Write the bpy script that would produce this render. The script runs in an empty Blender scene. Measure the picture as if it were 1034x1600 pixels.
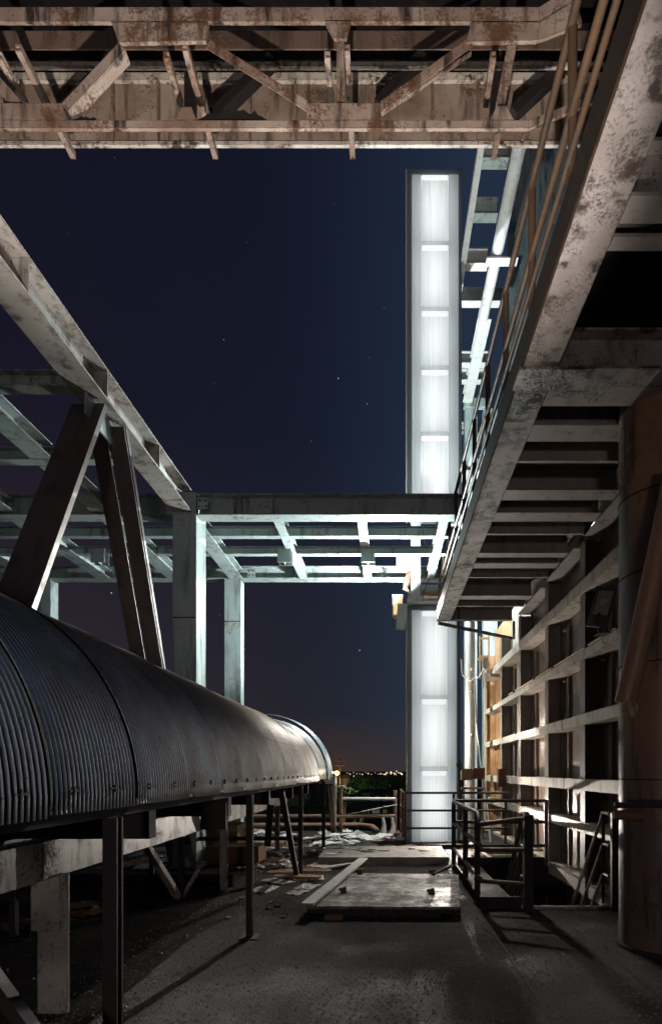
import bpy, math, random
from mathutils import Vector, Matrix
R = math.radians
random.seed(7)
sc = bpy.context.scene
C = sc.collection

# ------------------------------------------------------------------ camera
H = 1.6                     # eye height above the deck
F = 900.0                   # focal length in pixels of the 1034x1600 photo
VX, VY = 604.0, 1205.0      # where the view axis meets the picture
cam_d = bpy.data.cameras.new('camera')
cam = bpy.data.objects.new('camera', cam_d); C.objects.link(cam)
cam.location = (0, 0, H); cam.rotation_euler = (R(90), 0, 0)
cam_d.sensor_fit = 'VERTICAL'; cam_d.sensor_height = 36.0
cam_d.lens = 36.0 * F / 1600.0
cam_d.shift_x = (517 - VX) / 1600.0
cam_d.shift_y = (VY - 800) / 1600.0
cam_d.clip_start = 0.05; cam_d.clip_end = 9000
sc.camera = cam

def at(px, py, Y):                      # photo pixel at distance Y -> point in the place
    return Vector(((px - VX) / F * Y, Y, H + (VY - py) / F * Y))
def onz(px, py, z=0.0):                 # photo pixel on the level z
    Y = (H - z) * F / (py - VY)
    return Vector(((px - VX) / F * Y, Y, z))

# ------------------------------------------------------------------ view
sc.view_settings.view_transform = 'Standard'; sc.view_settings.look = 'None'
sc.view_settings.exposure = 0.0; sc.view_settings.gamma = 1.0
sc.cycles.max_bounces = 6; sc.cycles.diffuse_bounces = 3; sc.cycles.glossy_bounces = 3
sc.cycles.transmission_bounces = 4; sc.cycles.sample_clamp_indirect = 4.0
sc.cycles.use_denoising = True

# ------------------------------------------------------------------ night sky
class NT:
    """small node helper"""
    def __init__(s, tree): s.t = tree; s.n = tree.nodes; s.l = tree.links
    def new(s, typ, **kw):
        n = s.n.new(typ)
        for k, v in kw.items(): setattr(n, k, v)
        return n
    def put(s, sock, v):
        if isinstance(v, bpy.types.NodeSocket): s.l.new(v, sock)
        elif v is not None:
            if isinstance(v, (tuple, list)) and len(v) == 3 and sock.type == 'RGBA': v = (*v, 1)
            sock.default_value = v
    def math(s, op, a, b=None, clamp=False):
        n = s.new('ShaderNodeMath', operation=op, use_clamp=clamp)
        s.put(n.inputs[0], a); s.put(n.inputs[1], b); return n.outputs[0]
    def vmath(s, op, a, b=None, out=0):
        n = s.new('ShaderNodeVectorMath', operation=op)
        s.put(n.inputs[0], a); s.put(n.inputs[1], b); return n.outputs[out]
    def mix(s, f, a, b, blend='MIX'):
        n = s.new('ShaderNodeMix', data_type='RGBA', blend_type=blend, clamp_factor=True)
        s.put(n.inputs[0], f); s.put(n.inputs[6], a); s.put(n.inputs[7], b); return n.outputs[2]
    def noise(s, vec, scale, detail=6, rough=.6, dist=0):
        n = s.new('ShaderNodeTexNoise'); s.put(n.inputs['Vector'], vec)
        n.inputs['Scale'].default_value = scale; n.inputs['Detail'].default_value = detail
        n.inputs['Roughness'].default_value = rough; n.inputs['Distortion'].default_value = dist
        return n.outputs[0]
    def ramp(s, v, a, b, lo=0.0, hi=1.0):
        n = s.new('ShaderNodeMapRange', clamp=True); s.put(n.inputs[0], v)
        n.inputs[1].default_value = a; n.inputs[2].default_value = b
        n.inputs[3].default_value = lo; n.inputs[4].default_value = hi; return n.outputs[0]
    def sep(s, v):
        n = s.new('ShaderNodeSeparateXYZ'); s.put(n.inputs[0], v); return n.outputs

w = bpy.data.worlds.new('World'); sc.world = w; w.use_nodes = True
T = NT(w.node_tree)
bg = w.node_tree.nodes['Background']
d = T.vmath('NORMALIZE', T.new('ShaderNodeTexCoord').outputs['Generated'])
x, y, z = T.sep(d)
west = T.ramp(x, -.58, -.05)
low = T.ramp(z, .02, .50)
high = T.ramp(z, .35, .80)
hor = T.mix(west, (.0330, .0235, .0290), (.0165, .0180, .0260))
mid = T.mix(west, (.0110, .0085, .0175), (.0082, .0118, .0260))
top = T.mix(west, (.0062, .0052, .0140), (.0062, .0078, .0190))
col = T.mix(low, hor, T.mix(high, mid, top))
shaft_halo = T.math('POWER', T.ramp(x, -.16, .10), 1.6)  # halo round the light shaft, painted into the sky colour
col = T.mix(shaft_halo, col, T.mix(1.0, col, (.009, .018, .031), 'ADD'))
glow = T.math('MULTIPLY', T.ramp(z, -.02, .10, 1, 0), T.ramp(T.math('ABSOLUTE', T.math('ADD', x, .085)), 0, .25, 1, 0))
col = T.mix(T.math('MULTIPLY', glow, .7), col, (.068, .037, .022))
vor = T.new('ShaderNodeTexVoronoi', feature='F1'); T.put(vor.inputs['Vector'], d); vor.inputs['Scale'].default_value = 46
cx_, cy_, cz_ = T.sep(vor.outputs['Color'])
rad = T.ramp(cx_, .35, 1, .012, .044)
star = T.math('MULTIPLY', T.math('LESS_THAN', vor.outputs['Distance'], rad), T.ramp(T.math('POWER', cy_, 3), 0, 1, .03, .7))
star = T.math('MULTIPLY', star, T.ramp(z, .05, .2))
col = T.mix(1.0, col, T.mix(star, (0, 0, 0), (.8, .85, 1)), 'ADD')
T.put(bg.inputs[0], col); bg.inputs[1].default_value = 1.0

# ------------------------------------------------------------------ work lamps and added fill lamps (night: no sun)
def point(name, loc, power, col, radius=.02):
    d = bpy.data.lights.new(name, 'POINT'); d.energy = power; d.color = col; d.shadow_soft_size = radius
    o = bpy.data.objects.new(name, d); C.objects.link(o); o.location = loc; return o
def spot(name, loc, target, power, col, angle, radius=.05, blend=.5):
    d = bpy.data.lights.new(name, 'SPOT'); d.energy = power; d.color = col; d.shadow_soft_size = radius
    d.spot_size = R(angle); d.spot_blend = blend
    o = bpy.data.objects.new(name, d); C.objects.link(o); o.location = loc
    o.rotation_euler = (Vector(target) - Vector(loc)).to_track_quat('-Z', 'Y').to_euler(); return o
spot('hood_lamp', (.02, 11.8, 4.72), (-5.48, 8.8, 12.5), 1500, (.88, .985, 1.0), 174, .006, .2)
point('yard_lamp', (1.30, 14.9, 2.6), 280, (1.0, .88, .72))
point('roof_lamp', (1.30, 14.8, 7.6), 2800, (.84, .97, 1.0))
spot('deck_lamp', (1.40, 12.3, .62), (.9, 0, 3.8), 520, (1.0, .90, .79), 165, .008, .6)
spot('hood_cover_fill', (.02, 11.8, 4.72), (-2.4, 4.6, 2.8), 3600, (1.0, .95, .88), 56, .006, .8)  # second spot at the hood lamp's place, added to brighten the cover
spot('deck_fill_spot', (1.0, 12.45, 5.15), (.55, 5.6, .0), 900, (1.0, .93, .85), 84, .03, .7)  # added spot without a fixture, evens out the light on the deck
point('fill_behind_viewer', (-.2, -5.5, 1.5), 430, (1.0, .86, .78), .25)  # unseen fill lamp, added to lift the dark front faces
spot('floor_work_lamp', (-.30, .9, .35), (-1.0, 5.0, 8.8), 3700, (1.0, .88, .80), 49, .05, .5)

# ------------------------------------------------------------------ materials
MATS = {}
def mat(name):
    m = bpy.data.materials.new(name); m.use_nodes = True
    t = NT(m.node_tree); b = m.node_tree.nodes['Principled BSDF']
    MATS[name] = m
    return m, t, b
def paint(name, col, col2=None, rust=.45, rustcol=(.085, .038, .018), grime=.3, rough=.5, metal=0.0,
          scale=1.4, edge=1.0, bump=.25, streak=True, spec=.4):
    """painted steel: two tones of paint, vertical grime streaks, rust blotches, specks and worn edges"""
    m, t, b = mat(name)
    geo = t.new('ShaderNodeNewGeometry'); p = geo.outputs['Position']
    mp = t.new('ShaderNodeMapping'); t.put(mp.inputs[0], p); mp.inputs['Scale'].default_value = (6, 6, .7)
    nA = t.noise(p, scale, 9, .68, .3); nB = t.noise(p, scale * 14, 5, .6); nC = t.noise(p, scale * .6, 4, .55)
    nS = t.noise(mp.outputs[0], 1.1, 6, .6)
    base = t.mix(t.ramp(nC, .35, .65), col, col2 or tuple(c * .72 for c in col))
    base = t.mix(t.ramp(nB, .3, .75, 0, .35), base, tuple(c * .55 for c in col))
    if streak: base = t.mix(t.ramp(nS, .52, .75, 0, grime * 1.6), base, (.035, .027, .022))
    k = t.math('ADD', nA, t.math('MULTIPLY', t.math('SUBTRACT', nB, .5), .60))
    th = .72 - rust * .30
    mask = t.ramp(k, th, th + .15)
    bev = t.new('ShaderNodeBevel', samples=4); bev.inputs['Radius'].default_value = .014
    dt = t.vmath('DOT_PRODUCT', bev.outputs[0], geo.outputs['Normal'], 1)
    em = t.math('MULTIPLY', t.ramp(dt, .985, .80, 0, 1), t.ramp(t.noise(p, scale * 4, 6, .7), .40, .60))
    mask = t.math('MAXIMUM', mask, t.math('MULTIPLY', em, edge), True)
    rc = t.mix(t.ramp(nB, .35, .65), tuple(c * .45 for c in rustcol), tuple(c * 1.5 for c in rustcol))
    t.put(b.inputs['Base Color'], t.mix(mask, base, rc))
    t.put(b.inputs['Roughness'], t.ramp(mask, 0, 1, rough, .85)); 
    b.inputs['Metallic'].default_value = metal; b.inputs['Specular IOR Level'].default_value = spec
    bm = t.new('ShaderNodeBump'); bm.inputs['Strength'].default_value = bump; bm.inputs['Distance'].default_value = .01
    t.put(bm.inputs['Height'], t.math('ADD', t.math('MULTIPLY', mask, .6), t.math('MULTIPLY', nB, .5)))
    t.put(b.inputs['Normal'], bm.outputs[0])
    return m
paint('teal_paint', (.37, .44, .425), (.27, .335, .33), rust=.42, grime=.6, rustcol=(.15, .068, .032), edge=1.6)
paint('warm_lit_paint', (.40, .385, .355), (.30, .275, .25), rust=.52, grime=.7, rustcol=(.13, .062, .03), scale=2.0, edge=1.8)  # near beam: frame paint with the warm lamp's tint put into the colour
paint('white_paint', (.60, .60, .57), (.45, .46, .44), rust=.30, grime=.25, rustcol=(.16, .07, .02))
paint('pink_steel', (.42, .34, .285), (.22, .145, .105), rust=.72, rustcol=(.10, .045, .022), grime=1.4, scale=2.9, edge=1.8)
paint('panel_steel', (.44, .35, .28), (.24, .16, .115), rust=.55, rustcol=(.11, .055, .028), grime=.9, scale=3.0)
paint('peeling_paint', (.72, .68, .60), (.55, .48, .40), rust=.72, rustcol=(.05, .022, .01), grime=.6, scale=1.7)
paint('walkway_steel', (.285, .26, .25), (.16, .14, .13), rust=.68, rustcol=(.045, .032, .025), grime=1.2, scale=3.8, bump=.5, edge=1.7)
paint('soot_steel', (.36, .33, .31), (.20, .18, .17), rust=1.0, rustcol=(.02, .017, .015), grime=.8, scale=3.5, bump=.7)
paint('joist_steel', (.27, .245, .235), (.20, .18, .17), rust=.45, rustcol=(.03, .022, .018), grime=.3, scale=2.4)
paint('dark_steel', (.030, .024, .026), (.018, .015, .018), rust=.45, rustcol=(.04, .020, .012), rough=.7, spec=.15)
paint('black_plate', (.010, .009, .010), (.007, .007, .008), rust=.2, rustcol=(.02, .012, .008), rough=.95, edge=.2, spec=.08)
paint('fascia_brown', (.026, .018, .013), (.016, .012, .010), rust=.45, rustcol=(.05, .026, .014), rough=.8, spec=.1)
paint('brown_rail', (.080, .048, .025), (.05, .030, .017), rust=.55, rustcol=(.045, .02, .01), rough=.5, grime=.8)
paint('brace_steel', (.11, .080, .070), (.07, .055, .052), rust=.45, rustcol=(.07, .034, .018), grime=.6)
paint('wall_plate', (.20, .135, .098), (.11, .074, .056), rust=.5, rustcol=(.08, .038, .02), rough=.33, bump=.6, scale=2.6, spec=.6, grime=.8)
paint('stud_steel', (.20, .165, .14), (.12, .10, .09), rust=.45, scale=2.0)
paint('girt_paint', (.42, .38, .325), (.32, .28, .235), rust=.48, grime=.6, rustcol=(.12, .055, .02), scale=2.6, edge=1.3)
paint('ochre_steel', (.42, .27, .14), (.30, .18, .10), rust=.45, rustcol=(.14, .05, .015))
paint('column_paint', (.23, .12, .065), (.095, .070, .070), rust=.50, rustcol=(.06, .03, .018), scale=1.0, rough=.42, bump=.4, grime=1.3)
paint('slant_paint', (.24, .13, .075), (.16, .09, .06), rust=.4, grime=.8, edge=1.4)
paint('stringer_steel', (.36, .335, .315), (.15, .13, .12), rust=.66, rustcol=(.05, .036, .028), grime=1.1, scale=3.2, rough=.4)
paint('rusty_iron', (.15, .065, .03), (.10, .045, .025), rust=.5, rough=.8)
paint('orange_pipe', (.24, .15, .10), (.17, .10, .07), rust=.5)
paint('hatch_steel', (.34, .32, .295), (.14, .105, .08), rust=1.0, rustcol=(.055, .037, .026), rough=.45, scale=3.6, bump=.8, spec=.6, grime=1.0)
paint('slab_concrete', (.30, .275, .245), (.18, .165, .145), rust=.55, rustcol=(.07, .055, .045), rough=.8, scale=3, edge=.3, bump=.8)
paint('pale_scrap', (.62, .60, .56), (.42, .39, .35), rust=.35, rustcol=(.12, .08, .05), rough=.75, scale=5, edge=.3)
paint('wood_scrap', (.30, .20, .12), (.20, .13, .08), rust=.4, rough=.8, scale=4)
paint('red_scrap', (.17, .045, .025), (.10, .03, .02), rust=.4, rough=.7)
paint('far_dark', (.035, .032, .030), (.02, .02, .02), rust=.4, edge=0, rough=.8)
paint('lamp_housing', (.10, .10, .105), (.07, .07, .075), rust=.2, rough=.4)

def simple(name, col, rough=.5, metal=0, emit=None, strength=0):
    m, t, b = mat(name)
    p = t.new('ShaderNodeNewGeometry').outputs['Position']
    t.put(b.inputs['Base Color'], t.mix(t.ramp(t.noise(p, 9, 5), .3, .7), col, tuple(c * .7 for c in col)))
    b.inputs['Roughness'].default_value = rough; b.inputs['Metallic'].default_value = metal
    if emit: b.inputs['Emission Color'].default_value = (*emit, 1); b.inputs['Emission Strength'].default_value = strength
    return m
simple('cable_rubber', (.012, .012, .013), .5)
simple('white_cable', (.5, .49, .45), .5)
simple('lamp_glass', (.55, .57, .56), .12)
simple('frame_aluminium', (.30, .31, .32), .35, .8)
simple('reflector_white', (.78, .79, .80), .6)
simple('lamp_strip', (.8, .8, .8), .4, emit=(.95, 1.0, .99), strength=.85)
simple('amber_lens', (.6, .4, .2), .4, emit=(1.0, .62, .30), strength=1.0)
simple('street_lamp_glow', (.8, .5, .2), .4, emit=(1.0, .42, .08), strength=30)
simple('town_glow_white', (.8, .8, .8), .4, emit=(1.0, .86, .66), strength=1.2)
simple('town_glow_amber', (.8, .6, .3), .4, emit=(1.0, .62, .22), strength=1.3)
simple('soil_dirt', (.012, .009, .008), .95)
simple('foliage', (.045, .085, .025), .7)
simple('bark', (.05, .035, .025), .9)
simple('moss_green', (.07, .11, .03), .9)
simple('mark_black', (.02, .02, .02), .7)

# translucent fluted polycarbonate, lit from inside by lamps
def poly(name, tone):
    m, t, b = mat(name)
    p = t.new('ShaderNodeNewGeometry').outputs['Position']
    mp = t.new('ShaderNodeMapping'); t.put(mp.inputs[0], p); mp.inputs['Scale'].default_value = (42, 42, .35)
    rib = t.noise(mp.outputs[0], 1.0, 3, .55)
    mp2 = t.new('ShaderNodeMapping'); t.put(mp2.inputs[0], p); mp2.inputs['Scale'].default_value = (14, 14, .8)
    dirt = t.noise(mp2.outputs[0], 1.0, 5, .6)
    col = t.mix(t.ramp(rib, .35, .70), tone, tuple(c * .88 for c in tone))
    col = t.mix(t.ramp(dirt, .54, .80, 0, .35), col, tuple(c * .6 for c in tone))
    tr = t.new('ShaderNodeBsdfTranslucent'); t.put(tr.inputs[0], col)
    t.put(b.inputs['Base Color'], col); b.inputs['Roughness'].default_value = .25
    mx = t.new('ShaderNodeMixShader'); mx.inputs[0].default_value = .75
    t.l.new(b.outputs[0], mx.inputs[1]); t.l.new(tr.outputs[0], mx.inputs[2])
    t.l.new(mx.outputs[0], m.node_tree.nodes['Material Output'].inputs[0])
poly('fluted_sheet', (.91, .92, .92)); poly('side_sheet', (.80, .83, .84)); poly('frame_sheet', (.30, .31, .33))

# corrugated cover: dull galvanised sheet with dirt flecks and rib light painted in
m, t, b = mat('corrugated_iron')
p = t.new('ShaderNodeNewGeometry').outputs['Position']
mp = t.new('ShaderNodeMapping'); t.put(mp.inputs[0], p); mp.inputs['Scale'].default_value = (1, 9, 1)
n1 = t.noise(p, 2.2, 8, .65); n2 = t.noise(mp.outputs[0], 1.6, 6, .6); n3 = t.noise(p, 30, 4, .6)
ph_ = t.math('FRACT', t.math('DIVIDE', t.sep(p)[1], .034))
crest = t.ramp(t.math('ABSOLUTE', t.math('SUBTRACT', ph_, .5)), .06, .14, 1, 0)      # rib highlights painted on the crests, valley shade put into the colour
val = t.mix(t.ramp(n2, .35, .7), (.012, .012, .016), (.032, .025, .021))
val = t.mix(t.math('MULTIPLY', t.ramp(t.sep(p)[1], 4.5, 12, 0, .75), t.ramp(n1, .25, .6, .45, 1)), val, (.24, .185, .145))      # valleys turn paler and browner towards the far sheets
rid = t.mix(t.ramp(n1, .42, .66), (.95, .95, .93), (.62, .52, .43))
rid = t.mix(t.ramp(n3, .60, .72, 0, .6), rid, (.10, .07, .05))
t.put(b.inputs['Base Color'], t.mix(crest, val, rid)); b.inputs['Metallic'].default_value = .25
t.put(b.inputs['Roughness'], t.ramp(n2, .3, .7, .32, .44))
simple('blue_sheet', (.30, .37, .40), .45, .3)

# deck: dark grit over checker plate
m, t, b = mat('deck_grit')
p = t.new('ShaderNodeNewGeometry').outputs['Position']
n1 = t.noise(p, .9, 8, .65); n2 = t.noise(p, 38, 5, .7); n3 = t.noise(p, 7, 7, .7)
vo = t.new('ShaderNodeTexVoronoi'); t.put(vo.inputs['Vector'], p); vo.inputs['Scale'].default_value = 55
mp = t.new('ShaderNodeMapping'); t.put(mp.inputs[0], p); mp.inputs['Rotation'].default_value = (0, 0, R(45)); 
ck = t.new('ShaderNodeTexChecker'); t.put(ck.inputs[0], mp.outputs[0]); ck.inputs['Scale'].default_value = 38
clean = t.ramp(n1, .47, .60)
c0 = t.mix(t.ramp(n3, .35, .7), (.017, .0120, .0088), (.007, .0052, .0042))
c0 = t.mix(t.ramp(n2, .55, .72, 0, .8), c0, (.075, .060, .049))
c0 = t.mix(t.ramp(t.noise(p, 190, 2, .5), .66, .72), c0, (.42, .38, .33))  # bright specks painted in as glints
t.put(b.inputs['Base Color'], c0)
t.put(b.inputs['Roughness'], t.math('SUBTRACT', .85, t.math('MULTIPLY', clean, .25))); b.inputs['Specular IOR Level'].default_value = .22
n4 = t.noise(p, 150, 3, .7)
hgt = t.math('ADD', t.math('MULTIPLY', n2, 1.3), t.math('MULTIPLY', n4, .5))
hgt = t.math('ADD', hgt, t.math('MULTIPLY', t.math('MULTIPLY', ck.outputs[1], clean), .5))
hgt = t.math('ADD', hgt, t.math('MULTIPLY', n3, 1.6))
bm = t.new('ShaderNodeBump'); bm.inputs['Strength'].default_value = .9; bm.inputs['Distance'].default_value = .02
t.put(bm.inputs['Height'], hgt); t.put(b.inputs['Normal'], bm.outputs[0])
simple('grit', (.21, .165, .13), .5)
simple('deck_shadow', (.008, .006, .005), .9)  # near-black colour for the railing shadows laid on the deck
simple('far_ground', (.030, .034, .022), .95)

# ------------------------------------------------------------------ mesh builder
class MB:
    def __init__(s): s.v = []; s.f = []
    def add(s, vs, fs):
        o = len(s.v); s.v += [Vector(p) for p in vs]; s.f += [tuple(i + o for i in f) for f in fs]; return s
    def hexa(s, p):
        return s.add(p, [(0, 3, 2, 1), (4, 5, 6, 7), (0, 1, 5, 4), (1, 2, 6, 5), (2, 3, 7, 6), (3, 0, 4, 7)])
    def box(s, x0, x1, y0, y1, z0, z1):
        return s.hexa([(x0, y0, z0), (x1, y0, z0), (x1, y1, z0), (x0, y1, z0), (x0, y0, z1), (x1, y0, z1), (x1, y1, z1), (x0, y1, z1)])
    def bar(s, a, b, w, h, up=(0, 0, 1)):
        """rectangular bar a->b, w across, h along `up`"""
        a, b = Vector(a), Vector(b); d = (b - a).normalized(); u = Vector(up)
        sx = d.cross(u)
        if sx.length < 1e-4: sx = d.cross(Vector((1, 0, 0)))
        sx.normalize(); u = sx.cross(d).normalized(); sx *= w / 2; u *= h / 2
        return s.hexa([a - sx - u, a + sx - u, b + sx - u, b - sx - u, a - sx + u, a + sx + u, b + sx + u, b - sx + u])
    def ibeam(s, a, b, w, h, up=(0, 0, 1), tf=.018, tw=.012):
        """I section a->b (axis in the middle), w flange width, h depth along `up`"""
        a, b = Vector(a), Vector(b); d = (b - a).normalized(); u = Vector(up)
        sx = d.cross(u).normalized(); u = sx.cross(d).normalized()
        o = u * (h / 2 - tf / 2)
        s.bar(a + o, b + o, w, tf, u); s.bar(a - o, b - o, w, tf, u)
        return s.bar(a, b, tw, h - 2 * tf, u)
    def channel(s, a, b, w, h, side=1, up=(0, 0, 1), t=.014):
        """C section: web on one side (side=+1: to the right of the run), flanges towards the other"""
        a, b = Vector(a), Vector(b); d = (b - a).normalized(); u = Vector(up)
        sx = d.cross(u).normalized(); u = sx.cross(d).normalized()
        o = u * (h / 2 - t / 2)
        s.bar(a + o, b + o, w, t, u); s.bar(a - o, b - o, w, t, u)
        q = sx * side * (w / 2 - t / 2)
        return s.bar(a + q, b + q, t, h - 2 * t, u)
    def tube(s, pts, r, n=12, caps=True):
        pts = [Vector(p) for p in pts]; rs = r if isinstance(r, (list, tuple)) else [r] * len(pts)
        ref = None; rings = []
        for i, p in enumerate(pts):
            d = ((pts[min(i + 1, len(pts) - 1)] - pts[max(i - 1, 0)])).normalized()
            if ref is None: ref = d.orthogonal().normalized()
            ref = (ref - d * ref.dot(d)).normalized(); q = d.cross(ref)
            rings.append([p + (ref * math.cos(2 * math.pi * k / n) + q * math.sin(2 * math.pi * k / n)) * rs[i] for k in range(n)])
        vs = [v for r_ in rings for v in r_]; fs = []
        for i in range(len(pts) - 1):
            for k in range(n):
                k2 = (k + 1) % n
                fs.append((i * n + k, i * n + k2, (i + 1) * n + k2, (i + 1) * n + k))
        if caps: fs += [tuple(range(n - 1, -1, -1)), tuple((len(pts) - 1) * n + k for k in range(n))]
        return s.add(vs, fs)
    def prism(s, poly, thick):
        """closed outline (list of 3-D points in one plane) given thickness vector"""
        t = Vector(thick); n = len(poly); a = [Vector(p) for p in poly]
        return s.add(a + [p + t for p in a], [tuple(range(n - 1, -1, -1)), tuple(range(n, 2 * n))] +
                     [(i, (i + 1) % n, (i + 1) % n + n, i + n) for i in range(n)])
    def build(s, name, material, parent=None, smooth=False, origin=None):
        if parent is not None:
            r = parent
            while r.parent: r = r.parent
            org = r.location.copy()
        elif origin is not None: org = Vector(origin)
        else:
            lo = [min(v[i] for v in s.v) for i in range(3)]; hi = [max(v[i] for v in s.v) for i in range(3)]
            org = Vector(((lo[0] + hi[0]) / 2, (lo[1] + hi[1]) / 2, lo[2]))
        me = bpy.data.meshes.new(name)
        me.from_pydata([v - org for v in s.v], [], s.f); me.update()
        me.materials.append(MATS[material])
        if smooth:
            me.polygons.foreach_set('use_smooth', [True] * len(me.polygons))
            me.set_sharp_from_angle(angle=R(40))
        o = bpy.data.objects.new(name, me); C.objects.link(o)
        if parent is not None: o.parent = parent
        else: o.location = org
        return o
def tag(o, label=None, cat=None, group=None, kind=None):
    if label: o['label'] = label
    if cat: o['category'] = cat
    if group: o['group'] = group
    if kind: o['kind'] = kind
    return o
def thing(name, label, cat, loc, group=None):
    o = bpy.data.objects.new(name, None); o.empty_display_size = .2; C.objects.link(o); o.location = loc
    return tag(o, label, cat, group)
def copy_tree(o, parent=None):
    c = o.copy(); C.objects.link(c); c.parent = parent
    for ch in list(o.children): copy_tree(ch, c)
    return c
Z = lambda r: r + H          # height given relative to the eye

# ================================================================== SETTING
# ---- deck with the stair opening
OX0, OX1, OY0, OY1 = 1.57, 2.72, 6.72, 9.75
fl = MB()
for (a, b, c, e) in ((-10, OX0, -3, 15.4), (OX0, 3.0, -3, OY0), (OX0, 3.0, OY1, 15.4)):
    fl.box(a, b, c, e, -.16, 0)
tag(fl.build('floor', 'deck_grit'), 'dark gritty steel deck', kind='structure')
lf = MB(); lf.box(.3, 3.0, 5.5, 15, -3.7, -3.55)
tag(lf.build('lower_floor', 'slab_concrete'), 'floor of the storey below the stair', kind='structure')
for sx_, y0_, y1_ in ((1.06, 2.2, 6.66), (1.93, 2.2, 6.6)):  # thin dark strips laid where the railing's shadows fall
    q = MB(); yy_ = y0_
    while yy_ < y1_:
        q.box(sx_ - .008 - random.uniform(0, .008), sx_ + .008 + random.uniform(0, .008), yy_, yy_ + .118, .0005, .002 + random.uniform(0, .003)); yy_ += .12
    tag(q.build('floor_shadow_strip', 'deck_shadow'), 'dark strip for a railing shadow running along the deck', kind='structure')
# ---- far ground, one sheet to the horizon, rising to a low ridge
g = MB()
ys = [-60, 16, 40, 80, 160, 320, 600, 900, 1300, 1800, 2400, 3200, 5000, 8000]
def gz(Y): return -24 + max(0, min(1, (Y - 700) / 2000)) ** 1.0 * 19.5
nx = 24
for j, Y in enumerate(ys):
    for i in range(nx + 1):
        X = (i / nx * 2 - 1) * (150 + Y * 2.0)
        g.v.append(Vector((X, Y, gz(Y) + (math.sin(X * .004) * 3 if Y > 1200 else 0))))
for j in range(len(ys) - 1):
    for i in range(nx):
        g.f.append((j * (nx + 1) + i, j * (nx + 1) + i + 1, (j + 1) * (nx + 1) + i + 1, (j + 1) * (nx + 1) + i))
tag(g.build('ground', 'far_ground', smooth=True, origin=(0, 0, 0)), 'dark plain stretching to a low ridge', kind='structure')

# ---- loose grit on the deck
gr = MB()
for k in range(30000):
    Y = 3.2 + random.random() ** 1.9 * 11.5; X = random.uniform(-2.4, 2.5) if random.random() < .75 else random.uniform(-6, 1)
    if OX0 < X < OX1 and OY0 < Y < OY1: continue
    s_ = random.choice((.004, .005, .007, .012)) * random.uniform(.7, 1.3)
    a = random.uniform(0, 6.28); p = Vector((X, Y, -.002))
    q = [p + Vector((math.cos(a + i * 2.09 + random.uniform(-.4, .4)), math.sin(a + i * 2.09), 0)) * s_ for i in range(3)]
    gr.add(q + [p + Vector((0, 0, s_ * random.uniform(.5, 1.2)))], [(0, 1, 3), (1, 2, 3), (2, 0, 3)])
tag(gr.build('grit', 'grit', origin=(0, 0, 0)), kind='stuff')

# ================================================================== LEFT STEEL FRAME
XL, XR, ZB, ZT = -3.52, -3.20, Z(4.26), Z(4.62); XC = (XL + XR) / 2
fr = thing('portal_structure', 'pale teal steel roof frame of I-beams, columns and slanting braces left of the sky', 'steel structure', (XC, 9.7, 0))
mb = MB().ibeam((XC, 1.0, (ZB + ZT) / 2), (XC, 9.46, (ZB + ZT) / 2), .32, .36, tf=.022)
lb = mb.build('longitudinal_beam', 'warm_lit_paint', fr)
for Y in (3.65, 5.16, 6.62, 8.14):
    MB().box(XC + .008, XR - .004, Y - .007, Y + .007, ZB + .024, ZT - .024).build('stiffener_plate', 'warm_lit_paint', lb)
    MB().box(XL + .004, XC - .008, Y - .007, Y + .007, ZB + .024, ZT - .024).build('stiffener_plate', 'warm_lit_paint', lb)
def hcolumn(parent, x0, x1, y0, y1, z0, z1):
    c = MB(); t_ = .022
    c.box(x0, x1, y0, y0 + t_, z0, z1); c.box(x0, x1, y1 - t_, y1, z0, z1)
    c.box((x0 + x1) / 2 - .01, (x0 + x1) / 2 + .01, y0 + t_, y1 - t_, z0, z1)
    c.box(x1 - .016, x1 - .002, y0 + t_ + .002, y1 - t_ - .002, z0 + .02, z1 - .02)      # closing side plate
    o = c.build('column', 'teal_paint', parent)
    MB().box(x0 - .08, x1 + .08, y0 - .08, y1 + .08, z0, z0 + .02).build('base_plate', 'teal_paint', o)
    return o
hcolumn(fr, -3.52, -3.13, 9.48, 9.98, 0, ZT - .03)
hcolumn(fr, -3.60, -3.24, 12.80, 13.10, 0, Z(4.28))
hcolumn(fr, -7.68, -7.46, 12.80, 13.10, 0, Z(4.28))
def xbeam(x0, x1, yc, z0, z1, wd, stiff=()):
    o = MB().ibeam((x0, yc, (z0 + z1) / 2), (x1, yc, (z0 + z1) / 2), wd, z1 - z0).build('cross_beam', 'teal_paint', fr)
    for X in stiff:
        MB().box(X - .007, X + .007, yc - wd / 2 + .006, yc - .008, z0 + .02, z1 - .02).build('stiffener_plate', 'teal_paint', o)
    return o
xbeam(-3.12, 1.35, 9.61, Z(4.22), Z(4.57), .27, (-1.88, -.41, .95))
xbeam(-10.5, -3.53, 9.61, Z(4.22), Z(4.57), .27, (-5.6,))
xbeam(-10.5, 1.35, 12.93, Z(4.285), Z(4.56), .27)
xbeam(-10.5, XL - .01, 6.44, Z(4.262), Z(4.44), .16)
xbeam(-10.5, XL - .01, 7.95, Z(4.262), Z(4.44), .16)
for Y, z0, z1 in ((10.52, 4.27, 4.45), (11.38, 4.27, 4.42)):
    MB().ibeam((-10.5, Y, Z((z0 + z1) / 2)), (1.35, Y, Z((z0 + z1) / 2)), .14, z1 - z0, tf=.014).build('purlin', 'teal_paint', fr)
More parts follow.
